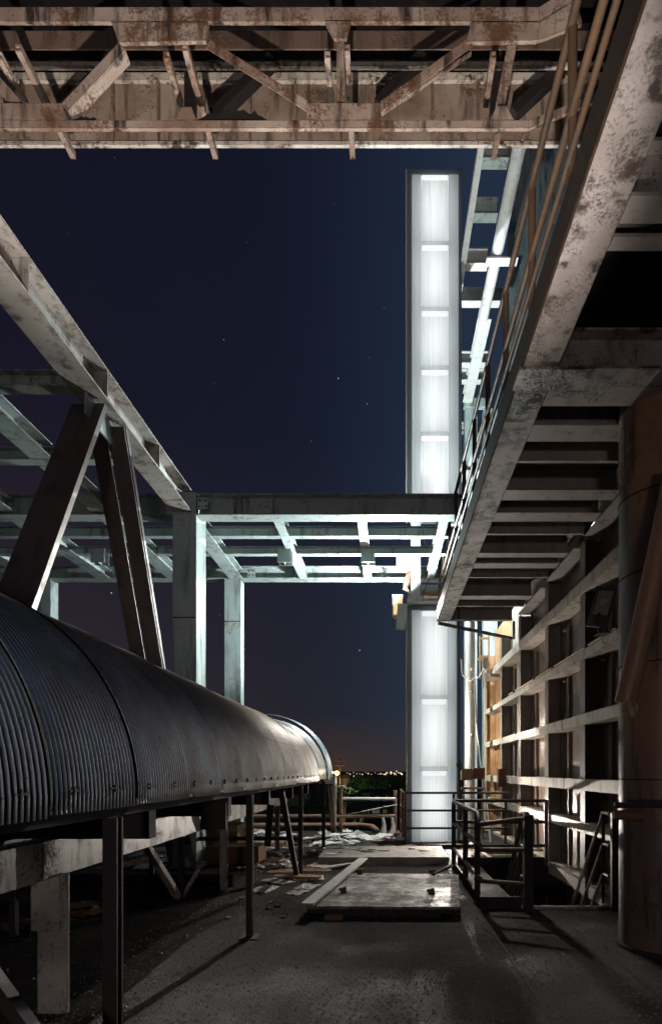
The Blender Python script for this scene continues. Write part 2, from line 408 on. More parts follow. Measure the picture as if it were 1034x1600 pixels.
for X, wd, spans in ((-3.33, .30, ((9.99, 12.78),)), (-1.85, .16, ((9.76, 12.78),)), (-.42, .16, ((9.76, 12.78),)), (.97, .16, ((9.76, 12.78),)),
                     (-4.70, .30, ((6.54, 7.85), (8.05, 9.46), (9.76, 12.78))), (-6.25, .30, ((6.54, 7.85), (8.05, 9.46), (9.76, 12.78))), (-7.8, .3, ((6.54, 7.85), (8.05, 9.46), (9.76, 12.78)))):
    for (a, b_) in spans:
        MB().ibeam((X, a, Z(4.36)), (X, b_, Z(4.36)), wd, .20, tf=.016).build('rafter', 'teal_paint', fr)
for X in (-5.5, -1.95, -.36):
    MB().ibeam((X, 11.06, Z(3.98)), (X, 11.06, Z(4.24)), .26, .2, up=(0, 1, 0)).build('hanger_stub', 'teal_paint', fr)
# the slanting braces under the longitudinal beam
def brace(a, b_, wd, dp, gap):
    a, b_ = Vector(a), Vector(b_); n = Vector((1, 0, 0)); dd = (b_ - a).normalized(); u = n.cross(dd)
    m_ = MB()
    m_.bar(a - n * (wd / 4 + gap / 2), b_ - n * (wd / 4 + gap / 2), wd / 2, .02, u)
    m_.bar(a + n * (wd / 4 + gap / 2) - u * gap, b_ + n * (wd / 4 + gap / 2) - u * gap, wd / 2, .02, u)
    m_.bar(a - n * (wd / 2 + gap / 2 - .006) + u * dp / 2, b_ - n * (wd / 2 + gap / 2 - .006) + u * dp / 2, .013, dp, u)
    m_.bar(a + n * (wd / 2 + gap / 2 - .006) + u * dp / 2, b_ + n * (wd / 2 + gap / 2 - .006) + u * dp / 2, .013, dp, u)
    return m_.build('slanting_brace', 'brace_steel', fr)
for (x0, x1, yf, zc) in ((-3.52, -3.13, 9.48, Z(2.53)), (-3.60, -3.24, 12.80, Z(3.33))):
    MB().box(x0 + .004, x1 - .004, yf - .006, yf - .0005, zc - .012, zc + .012).build('weld_seam', 'rusty_iron', fr)
bolt = None
for (x0, yf) in ((-3.02, 9.468), (-3.0, 12.79), (-1.85, 12.79), (-.42, 12.79)):
    MB().box(x0 - .09, x0 + .09, yf + .001, yf + .008, Z(4.30), Z(4.50)).build('splice_plate', 'teal_paint', fr)
    for bx in (-.05, .05):
        for bz in (4.35, 4.45):
            MB().tube([(x0 + bx, yf - .014, Z(bz)), (x0 + bx, yf + .001, Z(bz))], .016, 6).build('bolt', 'rusty_iron', fr)
brace((XC - .08, 6.66, ZB - .02), (XC - .08, 3.75, .0), .38, .05, .006)
brace((XC - .08, 7.10, ZB - .02), (XC - .08, 9.72, .0), .40, .06, .05)
MB().box(XC - .02, XC, 6.45, 7.35, ZB - .26, ZB - .002).build('gusset_plate', 'teal_paint', fr)
# hand-drawn mark on the far cross beam
gm = MB(); c0 = Vector((-.055, 12.785, Z(4.42)))
for k in range(9):
    a = R(20 + k * 40); gm.bar(c0, c0 + Vector((math.cos(a) * .10, 0, math.sin(a) * .10)), .012, .004, (0, 1, 0))
    q = c0 + Vector((math.cos(a) * .10, 0, math.sin(a) * .10)); gm.bar(q, q + Vector((math.cos(a + .9) * .04, 0, math.sin(a + .9) * .04)), .01, .004, (0, 1, 0))
gm.bar(c0 + Vector((0, 0, -.1)), c0 + Vector((0, 0, -.16)), .012, .004, (0, 1, 0))
gm.build('painted_mark', 'mark_black', fr)

# ================================================================== OVERHEAD GALLERY
YN = 5.0
ga = thing('overhead_gallery', 'rusty pinkish truss gallery crossing overhead along the top of the view', 'gallery', (-1, 5.8, Z(5.5)))
def zz(py, Y): return H + (VY - py) / F * Y
def xx(px, Y): return (px - VX) / F * Y
ch = MB()
zt0, zt1 = zz(33, YN), zz(11, YN); kx = xx(842, YN)
ch.box(-5.2, kx, YN, YN + .03, zt0, zt1)
ch.hexa([(kx, YN, zt0), (kx + .55, YN - .02, zt0 + .32), (kx + .55, YN + .01, zt0 + .32), (kx, YN + .03, zt0), (kx, YN, zt1), (kx + .55, YN - .02, zt1 + .32), (kx + .55, YN + .01, zt1 + .32), (kx, YN + .03, zt1)])
ch.build('top_chord', 'pink_steel', ga)
ch = MB(); zb0, zb1 = zz(203, YN), zz(191, YN); kx2 = xx(825, YN)
ch.box(-5.2, kx2, YN - .015, YN + .015, zb0, zb1); ch.box(-5.2, kx2, YN + .015, YN + .045, zb1 - .02, zb1 - .001)
ch.hexa([(kx2, YN - .015, zb0), (kx2 + 1.0, YN + .0, zb0 + .42), (kx2 + 1.0, YN + .03, zb0 + .42), (kx2, YN + .015, zb0), (kx2, YN - .015, zb1), (kx2 + 1.0, YN, zb1 + .42), (kx2 + 1.0, YN + .03, zb1 + .42), (kx2, YN + .015, zb1)])
ch.build('bottom_chord', 'pink_steel', ga)
def gus(pts, y=YN + .02, t_=.03):
    MB().prism([(xx(a, YN), y, zz(b_, YN)) for a, b_ in pts], (0, t_, 0)).build('gusset_plate', 'pink_steel', ga)
def gusset(pts): gus(pts, YN - .014, .03)
gusset([(176, 38), (326, 38), (322, 66), (186, 69)]); gusset([(508, 36), (548, 36), (542, 62), (522, 62)])
gusset([(735, 38), (842, 38), (838, 66), (728, 68)])
gusset([(842, 38), (900, 2), (908, 40), (838, 66)])
gusset([(-260, 190), (-260, 164), (98, 164), (107, 190)]); gusset([(276, 190), (284, 170), (300, 170), (308, 190)])
gusset([(479, 190), (479, 164), (595, 164), (595, 190)]); gusset([(764, 190), (776, 168), (790, 168), (802, 190)])
def diag(a, b_, wd=.10, fd=.035):
    A = (xx(a[0], YN), YN + .07, zz(a[1], YN)); B = (xx(b_[0], YN), YN + .07, zz(b_[1], YN))
    n_ = Vector((B[0] - A[0], 0, B[2] - A[2])).normalized().cross(Vector((0, 1, 0)))
    if n_.x < 0: n_ = -n_
    m_ = MB().bar(Vector(A) - Vector((0, .055, 0)), Vector(B) - Vector((0, .055, 0)), wd, .012, (0, 1, 0))
    m_.bar(Vector(A) + n_ * (wd / 2 - .007), Vector(B) + n_ * (wd / 2 - .007) - Vector((0, .05 - fd / 2, 0)), .012, fd, (0, 1, 0))
    m_.build('diagonal', 'pink_steel', ga)
diag((190, 70), (100, 166), .085, .09); diag((325, 66), (492, 171), .075); diag((734, 64), (588, 169), .075)
diag((-60, 66), (30, 166)); diag((-200, 70), (-290, 166))
diag((532, 60), (532, 166), .07); diag((800, 66), (780, 170), .08)
# near and far joists under the deck, running front to back
for X in (-4.65, -3.22, -1.76, -.35, 1.10):
    MB().channel((X, YN + .04, Z(6.33)), (X, 5.93, Z(6.33)), .055, .06, 1).build('deck_joist', 'pink_steel', ga)
    MB().channel((X - .17, YN + .04, Z(6.27)), (X - .17, 5.42, Z(6.27)), .05, .06, -1).build('deck_joist', 'pink_steel', ga)
# inner members and black deck
MB().box(-5.2, 3.2, 5.6, 5.615, zz(76, 5.6), zz(48, 5.6)).build('inner_girder', 'wall_plate', ga)
MB().box(-5.2, 3.2, 6.2, 6.24, zz(103, 6.2), zz(96, 6.2)).build('edge_angle', 'peeling_paint', ga)
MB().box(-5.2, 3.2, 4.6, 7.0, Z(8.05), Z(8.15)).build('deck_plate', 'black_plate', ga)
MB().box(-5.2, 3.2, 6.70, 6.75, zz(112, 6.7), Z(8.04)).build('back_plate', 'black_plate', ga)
YF = 6.6
xs = [-5.2 + k * .52 for k in range(17)]
for a, b_ in zip(xs[:-1], xs[1:]):
    MB().box(a + .012, b_ - .012, YF, YF + .02, zz(222, YF), zz(132, YF)).build('side_plate', 'panel_steel', ga)
for a in xs[1:-1]:
    rb = MB(); rb.box(a - .012, a + .012, YF - .05, YF - .002, zz(218, YF), zz(132, YF))
    rb.prism([(a - .012, YF - .05, zz(218, YF)), (a + .012, YF - .05, zz(218, YF)), (a + .005, YF - .03, zz(230, YF))], (0, .02, 0))
    rb.build('plate_rib', 'pink_steel', ga)
MB().box(-5.2, 3.2, YF - .03, YF + .02, zz(130, YF) + .002, zz(118, YF)).build('top_edge_angle', 'peeling_paint', ga)
MB().box(-5.2, 3.2, YF - .02, YF + .018, zz(229, YF), zz(223, YF)).build('bottom_edge_angle', 'peeling_paint', ga)
# dark back diagonals of the second truss plane
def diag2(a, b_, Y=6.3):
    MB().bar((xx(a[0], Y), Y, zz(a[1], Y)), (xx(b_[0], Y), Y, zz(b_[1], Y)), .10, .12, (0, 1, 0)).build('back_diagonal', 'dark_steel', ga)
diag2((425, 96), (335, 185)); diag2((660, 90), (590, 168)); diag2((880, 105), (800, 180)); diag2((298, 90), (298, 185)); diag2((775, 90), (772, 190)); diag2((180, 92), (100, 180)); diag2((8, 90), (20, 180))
# soot heap lying on the bottom chord
hp = MB()
def heap(px0, px1, hpx, name, label):
    m_ = MB(); n = 22; prof = []
    rnd = random.Random(px0)
    for i in range(n + 1):
        f = i / n; X = xx(px0 + (px1 - px0) * f, YN)
        hgt = (math.sin(math.pi * f) ** .6 * .8 + rnd.uniform(-.12, .12)) * hpx / F * YN
        for k, dy in enumerate((-.012, .0, .014, .028, .042)):
            m_.v.append(Vector((X, YN + dy, zb1 + max(.0, hgt * (1 - abs(k - 2) / 2.2) * rnd.uniform(.8, 1.15)) + (.002))))
    for i in range(n):
        for k in range(4): m_.f.append((i * 5 + k, (i + 1) * 5 + k, (i + 1) * 5 + k + 1, i * 5 + k + 1))
    tag(m_.build(name, 'soil_dirt'), label, 'dirt pile')
heap(302, 425, 26, 'soot_heap', 'long black heap of soot on the overhead bottom chord, right of the small middle gusset')
heap(106, 158, 14, 'soot_heap', 'small black soot heap beside the end of the left overhead gusset')
# inclined rails of the gallery beyond its right end
MB().box(2.0, 3.4, 5.3, 5.5, Z(6.0), Z(6.2)).build('end_beam', 'pink_steel', ga)

# ================================================================== WALKWAY (right)
WZ = 3.25
wk = thing('elevated_walkway', 'dark steel walkway overhead at right, pale peeling edge beam and brown pipe railing', 'walkway', (2.0, 7, Z(WZ)))
XA, XB = WZ / 2.97, WZ / 2.37
o = MB(); zc = Z(WZ + .19)
o.box(XA, XB, .8, 12.5, Z(WZ), Z(WZ) + .02); o.box(XA + .004, XA + .02, .8, 12.496, Z(WZ) + .021, Z(WZ + .24)); o.box(XB - .03, XB - .015, .8, 12.496, Z(WZ) + .021, Z(WZ + .36))
o.build('edge_beam', 'walkway_steel', wk)
MB().box(XA - .016, XA - .001, .8, 12.5, Z(WZ) - .006, Z(WZ + .25)).build('fascia_plate', 'fascia_brown', wk)
MB().box(XB, 3.0, .8, 12.48, Z(WZ + .36), Z(WZ + .39)).build('deck_plate', 'black_plate', wk)
def joist(y0, y1, z0=WZ, x0=XB + .004, x1=2.70, hh=.33):
    MB().ibeam((x0, (y0 + y1) / 2, Z(z0 + hh / 2)), (x1, (y0 + y1) / 2, Z(z0 + hh / 2)), y1 - y0, hh, tf=.02).build('joist', 'joist_steel', wk)
for (a, b_) in ((2.3, 2.55), (3.25, 3.42), (3.50, 3.60), (4.87, 5.13), (5.41, 5.68), (6.66, 6.91), (7.24, 7.50), (8.58, 8.76), (9.0, 9.23), (10.67, 10.91), (12.36, 12.49)):
    joist(a, b_)
for y0 in (6.03, 7.88, 9.65, 11.33):
    MB().box(XB + .004, 2.70, y0, y0 + .05, Z(WZ), Z(WZ + .33)).build('joist', 'joist_steel', wk)
MB().ibeam((XB + .002, 4.75, Z(WZ + .16)), (3.1, 4.75, Z(WZ + .16)), .22, .33, tf=.022).build('main_cross_beam', 'walkway_steel', wk)
MB().box(XA - .03, XB + .30, 4.62, 4.88, Z(WZ) - .026, Z(WZ) - .003).build('joint_plate', 'soot_steel', wk)
MB().box(XA + .01, XB - .012, 4.885, 5.35, Z(WZ) - .010, Z(WZ) - .002).build('scab_plate', 'soot_steel', wk)
for (a, b_) in ((.8, 3.2), (5.72, 7.95), (8.40, 9.85), (10.2, 11.95)):
    MB().ibeam((2.86, a, Z(WZ + .16)), (2.86, b_, Z(WZ + .16)), .28, .33).build('inner_beam', 'joist_steel', wk)
MB().bar((XA + .02, 12.52, Z(WZ) - .03), (2.75, 12.6, Z(2.90)), .04, .07).build('end_strut', 'walkway_steel', wk)
MB().bar((2.75, 12.5, Z(2.87)), (2.75, 12.5, Z(WZ)), .05, .05, (0, 1, 0)).build('end_post', 'walkway_steel', wk)
# railing
RX = 1.13; zr1, zr2, zr3 = Z(4.05 * RX), Z(3.56 * RX), Z(3.25 * RX + .05)
for zr in (zr1, zr2):
    MB().tube([(RX, .8, zr), (RX, 12.45, zr)], .026, 10).build('handrail', 'brown_rail', wk, True)
MB().tube([(RX - .02, .8, zr3), (RX - .02, 12.45, zr3)], .02, 10).build('lower_rail', 'brown_rail', wk, True)
Yp = 2.55
while Yp < 12.5:
    MB().tube([(RX + .01, Yp, Z(WZ + .02)), (RX + .01, Yp, zr1)], .030, 10).build('railing_post', 'brown_rail', wk, True)
    Yp += .99

# ================================================================== ROUND COLUMN and what is on it
PX_, PY_, PR = 2.517, 5.27, .37
rc = thing('round_column', 'thick rust-brown round steel column at the right edge under the walkway', 'column', (PX_, PY_, 0))
MB().tube([(PX_, PY_, 0), (PX_, PY_, 1.2), (PX_, PY_, 2.6), (PX_, PY_, Z(WZ + .355))], PR, 48).build('shaft', 'column_paint', rc, True)
for zz_ in (1.52, 2.55, 3.35, 4.05):
    MB().tube([(PX_, PY_, zz_), (PX_, PY_, zz_ + .012)], PR + .005, 48).build('weld_seam', 'dark_steel', rc, True)
MB().tube([(PX_, PY_, 0), (PX_, PY_, .03)], PR + .03, 48).build('base_ring', 'dark_steel', rc, True)
MB().tube([at(976, 1098, 4.62), at(990, 1040, 4.58), at(1060, 715, 4.42)], .085, 20).build('slanting_pipe', 'slant_paint', rc, True)
MB().tube([at(958, 1273, 4.45), at(1004, 1275, 4.42)], [.035, .045], 10).build('bracket_arm', 'rusty_iron', rc, True)
MB().box(at(958, 0, 4.45).x, at(1060, 0, 4.45).x, 4.42, 4.47, Z(-.285), Z(-.24)).build('bracket_bar', 'dark_steel', rc)
tr = MB()
for k in range(7):
    a = at(980 + k * 1.5, 1096, 4.5); tr.tube([a, a + Vector((random.uniform(-.02, .02), -.01, -.06)), a + Vector((random.uniform(-.04, .05), -.02, -.13))], [.016, .022, .006], 6)
tag(tr.build('rag', 'pink_steel', None, True), 'ragged cloth knotted on the foot of the slanting pipe at the round column', 'rag')

# ================================================================== PANELLED WALL
XW = 2.75
wl = thing('panelled_wall', 'brown steel panel wall with pale horizontal girts running back along the right side', 'wall', (3.0, 10, 0))
ends = [4.4, 6.3, 8.17, 10.0, 12.05, 14.0, 16.2]
for a, b_ in zip(ends[:-1], ends[1:]):
    MB().box(3.03, 3.06, a + .012, b_ - .012, -3.5, Z(3.9)).build('wall_panel', 'wall_plate' if b_ < 12.5 else ('girt_paint' if b_ < 15 else 'ochre_steel'), wl)
for Y in ends:
    top_ = Z(3.24)
    sm = 'stud_steel' if Y < 15 else 'ochre_steel'
    s_ = MB(); s_.ibeam((2.90, Y, -3.5), (2.90, Y, top_), .20, .255, up=(1, 0, 0), tf=.02)
    s_.build('stud', sm, wl)
    if Y < 15:
        MB().box(2.985, 3.028, Y - .52, Y - .42, -1.5, Z(2.4)).build('batten', 'stud_steel', wl)
for (z0, z1) in ((2.51, 2.68), (1.57, 1.69), (.65, .80), (-.27, -.11), (-.86, -.72), (-1.72, -1.55)):
    gm_ = MB(); y0 = 5.72; y1 = 16.15
    gm_.box(XW - .016, XW - .002, y0, y1, Z(z0), Z(z1))
    gm_.box(XW - .002, 2.772, y0, y1, Z(z0) + .001, Z(z0) + .014)
    gi = gm_.build('girt', 'girt_paint', wl)
    for a, b_ in zip(ends[1:-1], ends[2:]):
        MB().box(2.772, 3.02, a + .108, b_ - .108, Z(z0) + .001, Z(z0) + .014).build('girt_shelf', 'girt_paint', gi)
        MB().box(2.772, 3.02, a + .108, b_ - .108, Z(z1) - .014, Z(z1) - .001).build('girt_shelf', 'girt_paint', gi)
for Y in (8.9, 10.9, 12.7):
    MB().box(2.728, 2.7335, Y, Y + .07, Z(-.27) - .004, Z(-.11) + .004).build('splice_plate', 'girt_paint', wl)
# conduit lying along the second girt
cb = MB(); cb.tube([(2.745, 6.9, Z(1.72)), (2.745, 13.0, Z(1.72))], .016, 8)
cd = tag(cb.build('conduit', 'ochre_steel', None, True), 'thin brown conduit running along the second girt of the panel wall', 'conduit')
for Y in (7.9, 9.5, 10.7, 12.4):
    MB().box(2.715, 2.775, Y - .04, Y + .04, Z(1.692), Z(1.742)).build('clip', 'dark_steel', cd)
# little glass insulator lamps between the studs
for (px, py, Y) in ((871, 986, 9.6), (871, 1065, 9.6), (871, 1144, 9.6), (932, 1032, 7.9), (932, 1130, 7.9)):
    p_ = at(px, py, Y); p_.x = 2.96
    MB().tube([p_ + Vector((.04, 0, 0)), p_, p_ - Vector((.03, 0, 0))], [.012, .022, .014], 10).build('bolt_head', 'lamp_glass', wl, True)
# far end: box frame with white bundle on the wall
ef = MB(); ef.box(2.45, 2.49, 15.3, 15.34, Z(2.45), Z(3.6)); ef.box(2.69, 2.73, 15.3, 15.34, Z(2.69), Z(3.6)); ef.box(2.491, 2.689, 15.3, 15.9, Z(3.05), Z(3.08)); ef.box(2.491, 2.689, 15.305, 15.34, Z(3.5), Z(3.56)); ef.build('end_bracket', 'ochre_steel', wl)
cl = MB(); cl.tube([(2.60, 15.2, Z(2.70)), (2.61, 15.2, Z(2.85)), (2.60, 15.22, Z(2.98))], [.05, .09, .04], 8)
tag(cl.build('cloth_bundle', 'pale_scrap', None, True), 'white cloth bundle stuffed on the end bracket of the panel wall', 'cloth')
# red-brown box on the wall
rb = thing('junction_box', 'red-brown upright junction box fixed on the wall girt beyond the stair', 'junction box', (2.68, 13.4, Z(-.35)))
MB().box(2.55, 2.733, 13.2, 13.32, Z(-.36), Z(.06)).build('housing', 'red_scrap', rb); MB().box(2.56, 2.724, 13.185, 13.199, Z(-.345), Z(.045)).build('cover', 'red_scrap', rb)

# floodlight on the second girt
fd = thing('floodlight', 'grey unlit floodlight tilted on the wall girt beside the round column', 'floodlight', (2.72, 7.15, Z(1.70)))
Mx = Matrix.Translation(Vector((2.66, 7.12, Z(2.03)))) @ Matrix.Rotation(R(14), 4, 'Y') @ Matrix.Rotation(R(-28), 4, 'Z') @ Matrix.Rotation(R(-6), 4, 'X')
def xform(m_): m_.v = [Mx @ v for v in m_.v]; return m_
hs = MB(); hs.hexa([(-.12, 0, -.27), (.12, 0, -.27), (.12, 0, .25), (-.12, 0, .25), (-.08, .14, -.2), (.08, .14, -.2), (.08, .14, .2), (-.08, .14, .2)]); 
hs.f = hs.f
xform(hs).build('housing', 'lamp_housing', fd)
rm = MB(); rm.box(-.125, .125, -.03, -.001, .21, .255); rm.box(-.125, .125, -.03, -.001, -.275, -.12); rm.box(-.125, -.09, -.03, -.001, -.12, .21); rm.box(.09, .125, -.03, -.001, -.12, .21)
xform(rm).build('bezel', 'lamp_housing', fd)
xform(MB().box(-.089, .089, -.012, -.002, -.119, .209)).build('glass', 'lamp_glass', fd)
xform(MB().tube([(0, -.016, .06), (0, -.012, .06)], .045, 16)).build('bulb', 'reflector_white', fd, True)
br = MB(); br.box(2.60, 2.62, 7.08, 7.12, Z(1.70), Z(1.95)); br.box(2.74, 2.76, 7.2, 7.24, Z(1.70), Z(1.95)); br.box(2.60, 2.76, 7.05, 7.25, Z(1.695), Z(1.71)); br.build('yoke', 'dark_steel', fd)
MB().tube([xform(MB().box(0, .01, .0, .01, .25, .26)).v[0], Mx @ Vector((0, .03, .29))], .03, 8).build('knob', 'lamp_housing', fd, True)

# ================================================================== LIGHT SHAFTS
def light_shaft(name, label, Y, x0, x1, z0, z1, bars, cx0, cx1, wpm):
    th = thing(name, label, 'light shaft', ((x0 + x1) / 2, Y + .4, z0))
    dep = .85; W = x1 - x0; s0 = x0 + .10; s1 = x1 - .07
    f_ = MB(); f_.box(x0, s0, Y, Y + .06, z0, z1); f_.box(s1, x1, Y - .004, Y + .06, z0, z1)
    f_.box(s0, s1, Y + .004, Y + .06, z1 - .10, z1); f_.build('frame', 'frame_sheet', th)
    MB().box(x0 - .035, x0 - .012, Y - .03, Y - .005, z0, z1 - .03).build('corner_trim', 'white_paint', th)
    MB().box(s0, s1, Y + dep, Y + dep + .02, z0, z1).build('back_reflector', 'reflector_white', th)
    MB().box(x0, x0 + .02, Y + .062, Y + dep, z0, z1).build('side_wall', 'reflector_white', th)
    MB().box(x1 - .02, x1, Y + .062, Y + dep, z0, z1).build('side_wall', 'side_sheet', th)
    MB().box(s0 + .01, s1 - .01, Y + .065, Y + dep - .003, z1 - .03, z1 - .005).build('cap', 'reflector_white', th)
    MB().box(s0, cx0, Y + .02, Y + .024, z0, z1 - .101).build('side_panel', 'side_sheet', th)
    MB().box(cx1, s1, Y + .02, Y + .024, z0, z1 - .101).build('side_panel', 'side_sheet', th)
    lv = sorted(bars)
    for i, zb in enumerate(lv):
        zt_ = lv[i + 1] if i + 1 < len(lv) else z1 - .12
        if i: MB().box(cx0 + .003, cx1 - .003, Y + .010, Y + .03, zb - .085, zb - .002).build('cross_bar', 'side_sheet', th)
        top_ = zt_ - .088 if i + 1 < len(lv) else zt_
        pn = MB().box(cx0 + .032, cx1 - .032, Y + .016, Y + .02, zb, top_ - .002).build('fluted_panel', 'fluted_sheet', th)
        MB().box(cx0 + .034, cx1 - .034, Y + .006, Y + .014, top_ - .115, top_ - .01).build('lamp_strip', 'lamp_strip', pn)
        for xx_ in (cx0 + .012, cx1 - .026):
            MB().box(xx_, xx_ + .014, Y + .008, Y + .019, zb + .01, top_ - .012).build('lamp_strip', 'lamp_strip', pn)
        d = bpy.data.lights.new('shaft_lamp', 'AREA'); d.shape = 'RECTANGLE'; d.size = (cx1 - cx0) * .85; d.size_y = (top_ - zb) * .92
        d.energy = wpm * (top_ - zb); d.color = (.97, 1.0, 1.0)
        lo = bpy.data.objects.new('shaft_lamp', d); C.objects.link(lo); lo.parent = th
        lo.location = Vector(((cx0 + cx1) / 2, Y + .40, (zb + top_) / 2)) - th.location
        lo.rotation_euler = (R(-90), 0, 0)
    return th
light_shaft('light_shaft', 'glowing white fluted light shaft standing on the deck under the hood', 12.98, xx(636, 12.98), xx(718, 12.98), .0, zz(946, 12.98),
            [0.01, zz(1198, 12.98), zz(1086, 12.98)], xx(657, 12.98), xx(699, 12.98), 5.3)
light_shaft('light_shaft', 'tall glowing white light shaft of five panels rising into the night sky', 13.0, xx(636, 13), xx(721, 13), Z(5.95), zz(264, 13),
            [Z(5.97), zz(674, 13), zz(571, 13), zz(479, 13), zz(376, 13)], xx(657, 13), xx(701, 13), 5.3)
hd = thing('hood', 'pale sheet-metal hood on top of the lower light shaft with a white post', 'hood', (1.0, 12.8, zz(945, 12.9)))
hz = zz(944, 12.95)
h_ = MB(); h_.box(xx(636, 12.7), 1.75, 12.62, 13.9, hz + .005, hz + .03); h_.box(xx(636, 12.7), 1.75, 12.62, 12.66, hz - .03, hz + .004)
h_.build('top_plate', 'white_paint', hd)
MB().prism([at(621, 943, 12.62), at(636, 943, 12.62), at(632, 985, 12.62), at(618, 984, 12.62)], (0, .02, 0)).build('side_flap', 'white_paint', hd)
MB().ibeam((xx(649, 12.7), 12.70, hz + .032), (xx(649, 12.7), 12.70, Z(5.55)), .21, .14, up=(0, 1, 0)).build('post', 'white_paint', hd)
hl = thing('hood_light', 'small amber-lit lamp box on the left end of the hood', 'lamp', at(618, 960, 12.75))
MB().box(xx(613, 12.85), xx(629, 12.85), 12.75, 12.95, zz(966, 12.85), zz(931, 12.85)).build('housing', 'white_paint', hl)
MB().box(xx(614.5, 12.85), xx(628, 12.85), 12.735, 12.749, zz(962, 12.85), zz(935, 12.85)).build('lens', 'amber_lens', hl)
MB().tube([at(614, 967, 12.83), at(613, 970, 12.83)], .03, 8).build('bulb_cap', 'dark_steel', hl, True)
# sagging ochre duct and battered white cabinet above the hood
dc = thing('cable_duct', 'ochre cable duct with white tray running over the hood below the far beam', 'duct', (1, 13.3, Z(4)))
MB().box(.5, 1.6, 13.2, 13.5, Z(4.02), Z(4.10)).build('duct', 'ochre_steel', dc); MB().box(.55, 1.6, 13.1, 13.3, Z(4.11), Z(4.24)).build('tray', 'white_paint', dc)
cbx = thing('white_cabinet', 'rust-stained white cabinet on the far beam left of the white post', 'cabinet', at(630, 893, 12.7))
MB().box(xx(619, 12.7), xx(641, 12.7), 12.62, 12.785, zz(893, 12.7), zz(868, 12.7)).build('housing', 'white_paint', cbx)
MB().box(xx(620.5, 12.7), xx(639, 12.7), 12.608, 12.619, zz(891, 12.7), zz(870, 12.7)).build('door', 'white_paint', cbx)
rg = MB(); rg.tube([at(641, 893, 12.7), at(636, 905, 12.7), at(633, 920, 12.7), at(640, 925, 12.7)], [.05, .08, .06, .03], 8)
tag(rg.build('rag', 'orange_pipe', None, True), 'brown rag hanging below the white cabinet', 'rag')

# ================================================================== ROOF LADDER FRAME (right of the upper shaft)
RZ = 11.5
rf = thing('roof_ladder_frame', 'white rust-spotted ladder-like roof frame high behind the walkway', 'roof frame', (2.2, 14, Z(RZ)))
MB().box(1.68, 1.80, 9.0, 13.9, Z(RZ), Z(RZ + .14)).build('rail', 'white_paint', rf)
MB().tube([(2.44, 9.0, Z(RZ)), (2.44, 14.6, Z(RZ))], .13, 16).build('pipe_rail', 'white_paint', rf, True)
MB().ibeam((2.50, 14.6, Z(RZ + .1)), (2.50, 17.9, Z(RZ + .1)), .30, .3).build('rail', 'white_paint', rf)
for Y, x1_ in ((10.95, 2.3), (12.03, 2.3), (13.2, 2.3), (14.25, 2.9), (16.4, 2.9), (17.1, 2.9), (19.7, 4.5), (22, 4.5)):
    MB().ibeam((1.81, Y, Z(RZ + .22)), (x1_, Y, Z(RZ + .22)), .22, .34, tf=.02).build('rung', 'white_paint' if Y > 12.5 else 'teal_paint', rf)
MB().box(2.2, 2.9, 12.70, 12.92, Z(RZ - .18), Z(RZ - .14)).build('saddle', 'white_paint', rf)
MB().box(2.4, 3.2, 17.9, 18.1, Z(RZ - .15), Z(RZ + .1)).build('head_beam', 'teal_paint', rf)
for (a, b_) in ((2.44, 2.82), (3.02, 3.45)):
    hc = MB().box(a, b_, 18.0, 18.3, 0, Z(RZ - .16)).build('column', 'teal_paint', rf)
MB().bar((2.5, 17.95, Z(9.2)), (3.2, 17.95, Z(RZ - .2)), .16, .10, (0, 1, 0)).build('knee_brace', 'white_paint', rf)
for zz_ in (Z(7.5), Z(9.0), Z(6.2)):
    MB().box(1.9, 3.6, 17.7, 17.95, zz_, zz_ + .25).build('tie_beam', 'white_paint', rf)
cw = thing('clad_wall', 'tall flat teal clad wall behind the walkway railing', 'wall', (6, 19.2, 0))
for k in range(4):
    MB().box(4.05 + k * 1.5, 5.53 + k * 1.5, 19.2, 19.3, 0, Z(22)).build('cladding_sheet', 'teal_paint', cw)

# ================================================================== CONVEYOR
cv = thing('covered_conveyor', 'long conveyor under a rounded dark corrugated cover on thin dark legs', 'conveyor', (-2.4, 6.5, 0))
CX, CZ, CR = -2.45, 1.46, 1.13
pitch = .034
def sheet(y0, y1, rr, dz, mat_, a0=-2.0, a1=182.0, twist=0.0, amp=.013, drop=.0):
    m_ = MB(); nw = max(3, round((y1 - y0) / pitch)); y0 = round(y0 / pitch) * pitch; y1 = y0 + nw * pitch; n = nw * 12; na = 44
    for j in range(n + 1):
        Y = y0 + (y1 - y0) * j / n
        ph = (Y / pitch) % 1.0
        c_ = amp * (2 * math.exp(-((ph - .5) / .13) ** 2) - 1)
        lip = .012 * (j / n) ** 2 - .008 * math.exp(-((Y - y0) / .03) ** 2)
        for i in range(na + 1):
            a = R(a0 + (a1 - a0) * i / na)
            r_ = rr + c_ + lip + twist * (j / n) * math.cos(a) * .5
            X = CX + r_ * math.cos(a); z_ = CZ + r_ * math.sin(a) + dz
            m_.v.append(Vector((X, Y + math.sin(a * 2.0) * .006, z_)))
        # straight skirt below the springing
        m_.v.append(Vector((CX + rr + c_ + twist * (j / n) * .5, Y, CZ + dz - .014 - drop)))
    W_ = na + 2
    for j in range(n):
        for i in range(na): m_.f.append((j * W_ + i, j * W_ + i + 1, (j + 1) * W_ + i + 1, (j + 1) * W_ + i))
        m_.f.append((j * W_, (j + 1) * W_, (j + 1) * W_ + na + 1, j * W_ + na + 1))
    o = m_.build('cover_sheet', mat_, cv); o.data.polygons.foreach_set('use_smooth', [True] * len(o.data.polygons))
    md = o.modifiers.new('thick', 'SOLIDIFY'); md.thickness = .003; md.offset = -1
    return o
